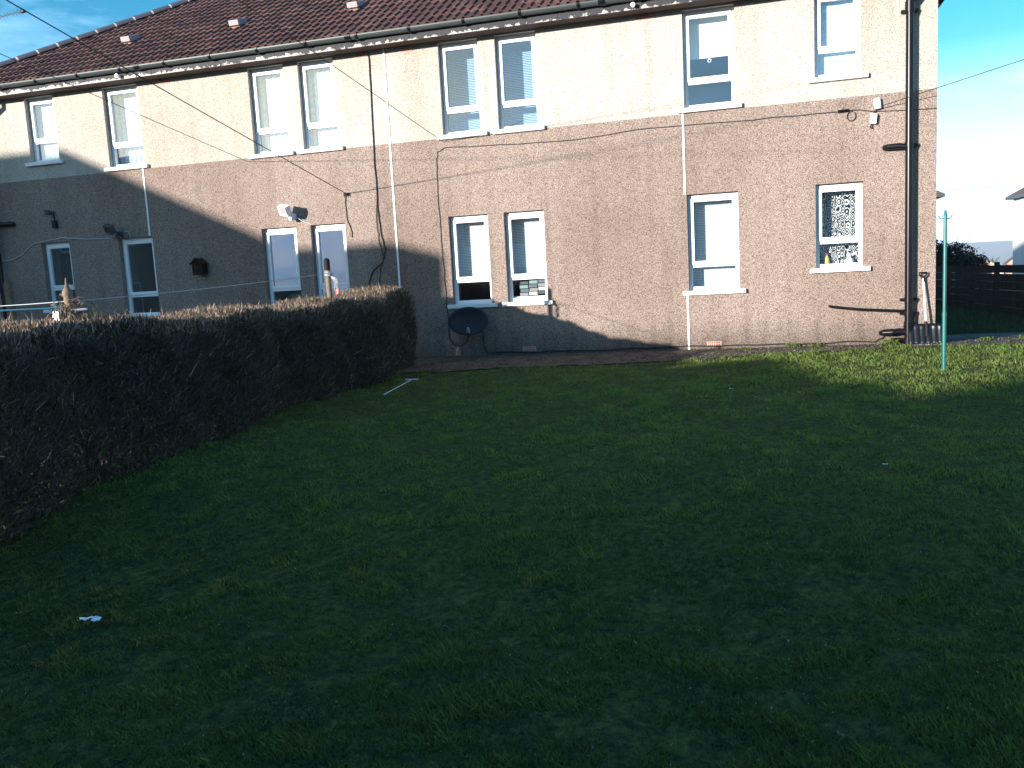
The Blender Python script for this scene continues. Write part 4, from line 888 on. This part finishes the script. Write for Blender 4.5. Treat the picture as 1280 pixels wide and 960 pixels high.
# ------------------------------------------------------------------ houses
def house(name, label, x0, x1, y0, y1, zg, eave, pitch, wall_m, roof_m, wins=(), chimney=None, hip=True, ridge='x', over=.35):
    t = thing(name, label, 'house', ((x0+x1)/2, (y0+y1)/2, zg))
    MB().box(x0+over, x1-over, y0+over, y1-over, zg-.3, eave).build('wall', wall_m, t)
    mb = MB(); 
    if ridge == 'x': hw = (y1-y0)/2; zr = eave+pitch*hw; i = hw if hip else 0; r0, r1 = (x0+i, (y0+y1)/2, zr), (x1-i, (y0+y1)/2, zr)
    else: hw = (x1-x0)/2; zr = eave+pitch*hw; i = hw if hip else 0; r0, r1 = ((x0+x1)/2, y0+i, zr), ((x0+x1)/2, y1-i, zr)
    a, b, c, d_ = (x0, y0, eave), (x1, y0, eave), (x1, y1, eave), (x0, y1, eave)
    if ridge == 'x':
        for f_ in ([a, b, r1, r0], [b, c, r1], [c, d_, r0, r1], [d_, a, r0]): mb.face(f_)
    else:
        for f_ in ([a, b, r0], [b, c, r1, r0], [c, d_, r1], [d_, a, r0, r1]): mb.face(f_)
    mb.box(x0, x1, y0, y1, eave-.16, eave-.002, 1)
    rf = mb.build('roof', [roof_m, M['grey']], t)
    if chimney:
        cx_, cy_, cz_ = chimney; MB().box(cx_-.45, cx_+.45, cy_-.3, cy_+.3, cz_-2.2, cz_).build('chimney', M['render2'], rf)
        for s in (-.22, .22): MB().tube([(cx_+s, cy_, cz_), (cx_+s, cy_, cz_+.35)], .11, 10).build('chimney_pot', M['terra'], rf, smooth=True)
    for (face, u0, u1, za, zb) in wins:
        mb = MB(); o_ = over
        if face == 'y1': q = (u0, u1, y1-o_-.0, y1-o_+.03)
        elif face == 'y0': q = (u0, u1, y0+o_-.03, y0+o_)
        elif face == 'x1': q = (x1-o_, x1-o_+.03, u0, u1)
        else: q = (x0+o_-.03, x0+o_, u0, u1)
        mb.box(*q, za, zb, 0); w_ = mb.build('window', M['white'], t)
        e_ = .07; mb = MB()
        if face[0] == 'y': s_ = .005 if face == 'y1' else -.005; mb.box(q[0]+e_, q[1]-e_, q[2]+s_, q[3]+s_, za+e_, zb-e_)
        else: s_ = .005 if face == 'x1' else -.005; mb.box(q[0]+s_, q[1]+s_, q[2]+e_, q[3]-e_, za+e_, zb-e_)
        mb.build('pane', M['darkwin'], w_)
    return t
W_ = []
for x in (-34, -31.5, -29, -26.5, -24): W_ += [('y1', x, x+1.1, .6, 1.9), ('y1', x, x+1.1, 3.2, 4.5)]
h1 = house('house', 'two-storey hipped house behind the photographer to the left', -40, -20.4, -21.6, -14.4, -.4, 5.13, .59, M['render2'], M['roofdark'], W_, (-31, -18, 8.4))
MB().box(-21.2, -18.18, -20.5, -19.0, -.5, 5.30).build('shadow_block', M['render2'], h1)  # unseen flat-roofed block, shaped to cast the square step in the wall shadow
W_ = []
for x in (-16, -13, -10, -7, -4, -1, 2): W_ += [('y1', x, x+1.1, .6, 1.9), ('y1', x, x+1.1, 3.2, 4.5)]
house('house', 'two-storey hipped house behind the photographer', -17.8, 14, -42, -34, -.4, 5.05, .80, M['render'], M['roofdark'], W_, (-9, -38, 9.2))
house('house', 'pale rendered house with brown hipped roof beyond the fence at the right', 14.55, 28, 35, 43, -1.0, 4.35, .62, M['render'], M['roofplain'], [('y0', 17.5, 18.6, 0, 1.4)])
house('house', 'brown roofed house just showing behind the corner of the block', -2, 9.85, 35.5, 43, -1.0, 4.36, .62, M['render'], M['roofplain'], [('y0', 3, 4, 0, 1.4)])
house('house', 'neighbouring house off to the left of the block', -33, -18.4, 1, 9, -.1, 5.2, .62, M['render2'], M['roofdark'], [], (-19.6, 5, 8.4))
# aerial on the neighbour's chimney
t = thing('tv_aerial', 'spiky television aerial against the sky at the top left corner', 'aerial', (-17.9, 4, 7.0))
mb = MB(); mb.tube([(-17.95, 4.02, 6.4), (-17.95, 4.02, 8.6)], .02, 6); mb.tube([(-19.0, 4.6, 7.0), (-17.95, 4.02, 7.0)], .015, 6); mb.build('mast', M['steel'], t)
a, b = Vector((-17.95, 4.0, 8.10)), Vector((-16.60, 4.0, 8.20)); d_ = (b-a)
MB().tube([a, b], .012, 6).build('boom', M['steel'], t); mb = MB()
for i in range(15):
    p = a+d_*(i/14.0); s = .12; mb.tube([p+Vector((-.05, s, .09)), p, p+Vector((.05, -s, -.09))], .0045, 4); mb.tube([p+Vector((-.06, s, -.03)), p, p+Vector((.06, -s, .03))], .004, 4)
mb.build('element', M['grey'], t); MB().box(-16.64, -16.52, 3.96, 4.04, 8.165, 8.225).build('end_cap', M['dish'], t)

# far village, trees and hills
def far_house(x, y, w, zg, eave, rh, wm, rm, lab, rot=0):
    t = thing('far_house', lab, 'house', (x, y, zg), 'far village houses'); mb = MB(); mb.box(x-w/2, x+w/2, y, y+w*.8, zg-3, eave)
    mb.build('wall', wm, t); mb = MB()
    r0, r1 = (x, y-.3, eave+rh), (x, y+w*.8+.3, eave+rh); a, b, c, d_ = (x-w/2-.4, y-.3, eave), (x+w/2+.4, y-.3, eave), (x+w/2+.4, y+w*.8+.3, eave), (x-w/2-.4, y+w*.8+.3, eave)
    for f_ in ([a, d_, r1, r0], [b, r0, r1, c]): mb.face(f_)
    mb.face([a, r0, b], 1); mb.face([c, r1, d_], 1); mb.build('roof', [rm, wm], t)
    MB().box(x-w*.25, x+w*.25, y-.06, y-.01, eave-1.3, eave-.4).build('window', M['darkwin'], t)
salmon = mat('salmon_render', (.5, .3, .22), .9)
far_house(39.5, 150, 2.9, -5, -1.25, 1.0, salmon, salmon, 'small salmon-coloured gabled house far beyond the fence')
far_house(42.6, 145, 2.2, -5, -1.0, 1.3, salmon, M['roofplain'], 'far house with brown roof next to the pale wall at the right')
far_house(45.2, 168, 3.0, -6, -1.9, .6, M['render'], M['cowl'], 'low white far building right of the salmon house')
hill_m = mat('hill_grass', (.13, .13, .11), .95, var=(.08, .09, .075), vscale=.006, detail=8)
def ridge(name, y, x0, x1, zfun, depth, m_, n=90, rows=10, zb=-34):
    mb = MB()
    for i in range(n+1):
        x = x0+(x1-x0)*i/n
        for j in range(rows+1):
            t_ = j/rows; h = zfun(x); mb.v.append((x+20*math.sin(j*1.7), y+depth*t_, zb+(h-zb)*math.sin(t_*math.pi/2)*(1+.03*math.sin(x*.02+j))))
    for i in range(n):
        for j in range(rows):
            a = i*(rows+1)+j; mb.f.append((a, a+rows+1, a+rows+2, a+1)); mb.m.append(0)
    return mb.build(name, m_, smooth=True, kind='structure')
ridge('hills', 2100, -2600, 2900, lambda x: 22+9*math.sin(x*.0012+1.1)+4*math.sin(x*.007)+1.2*math.sin(x*.031), 500, hill_m)
tree_m = mat('far_wood', (.03, .06, .05), .95, var=(.05, .09, .07), vscale=.03, bump=1, bscale=.2)
wv = []; r = np.random.default_rng(8)
for i in range(260):
    x = r.uniform(90, 260); y = r.uniform(420, 470); z = float(gh(x, y)); h = r.uniform(5, 9)*(.6+.4*math.sin(x*.09)); 
    for k in range(26):
        c = Vector((x, y, z+h*.7))+Vector(r.normal(0, 1, 3)).normalized()*h*.5; q = Vector(r.normal(0, 1, 3))*1.2; q2 = Vector(r.normal(0, 1, 3))*1.2
        wv += [tuple(c-q), tuple(c+q2), tuple(c+q)]
wv = np.array(wv) + np.array([0, 0, 12.0])
tag(np_mesh('far_trees', wv, np.arange(len(wv)).reshape(-1, 3), tree_m, kind='stuff'), 'blue-green mass of distant trees below the hills', 'trees')

# ------------------------------------------------------------------ telegraph poles and overhead wires
def tpole(x, y, top, lab, arms):
    t = thing('telegraph_pole', lab, 'pole', (x, y, gz(x, y))); MB().tube([(x, y, gz(x, y)-.3), (x, y, top)], [.13, .09], 12).build('shaft', M['wood'], t, smooth=True)
    for z in arms: MB().box(x-.02, x+.02, y+.09, y+.16, z-.05, z+.05).build('insulator', M['china'], t)
tpole(-8, -25, 9.3, 'wooden telegraph pole behind the photographer', (8.55, 8.85, 6.81))
tpole(20, -4.9, 8.4, 'wooden telegraph pole off to the right', (7.2,))
def wire(a, b, sag, r_, lab): return line('overhead_wire', a, b, sag, r_, M['cable'], lab, 'wire', 40)
wire((-6.55, -.03, 2.84), (-8, -25+.13, 8.55), .10, .0065, 'overhead wire crossing the roof to the hook above the lower window pair')
wire((-8.383, -.02, 3.527), (-8, -25+.13, 6.81), .06, .0045, 'thin overhead wire ending at the sill of the upper left pair')
wire((-4.755, -.03, 3.534), (-8, -25+.13, 8.85), .10, .0048, 'overhead wire ending at the left sill of the venetian-blind upper pair')
nrm = Vector((0, 0, 0))
wire((1.85, -.08, 3.40), (20, -4.9+.13, 7.35), .05, .0055, 'overhead wire from the white boxes rising over the sky at the right')
wire((-20, 60, 6.6), (60, 60, 6.2), .3, .015, 'faint far wire between the block corner and the right-hand house')

# ------------------------------------------------------------------ haze
hz = bpy.data.materials.new('haze'); hz.use_nodes = True; ht = hz.node_tree; ht.nodes.clear()
ho = ht.nodes.new('ShaderNodeOutputMaterial'); hv = ht.nodes.new('ShaderNodeVolumePrincipled'); hv.inputs['Color'].default_value = (.80, .88, 1, 1); hv.inputs['Density'].default_value = .00028
ht.links.new(hv.outputs[0], ho.inputs['Volume'])
o = MB().box(-3290, 3290, -3290, 3290, -36, 48).build('haze', hz, kind='stuff'); o['label'] = 'pale air that fades the far hills'; o['category'] = 'haze'
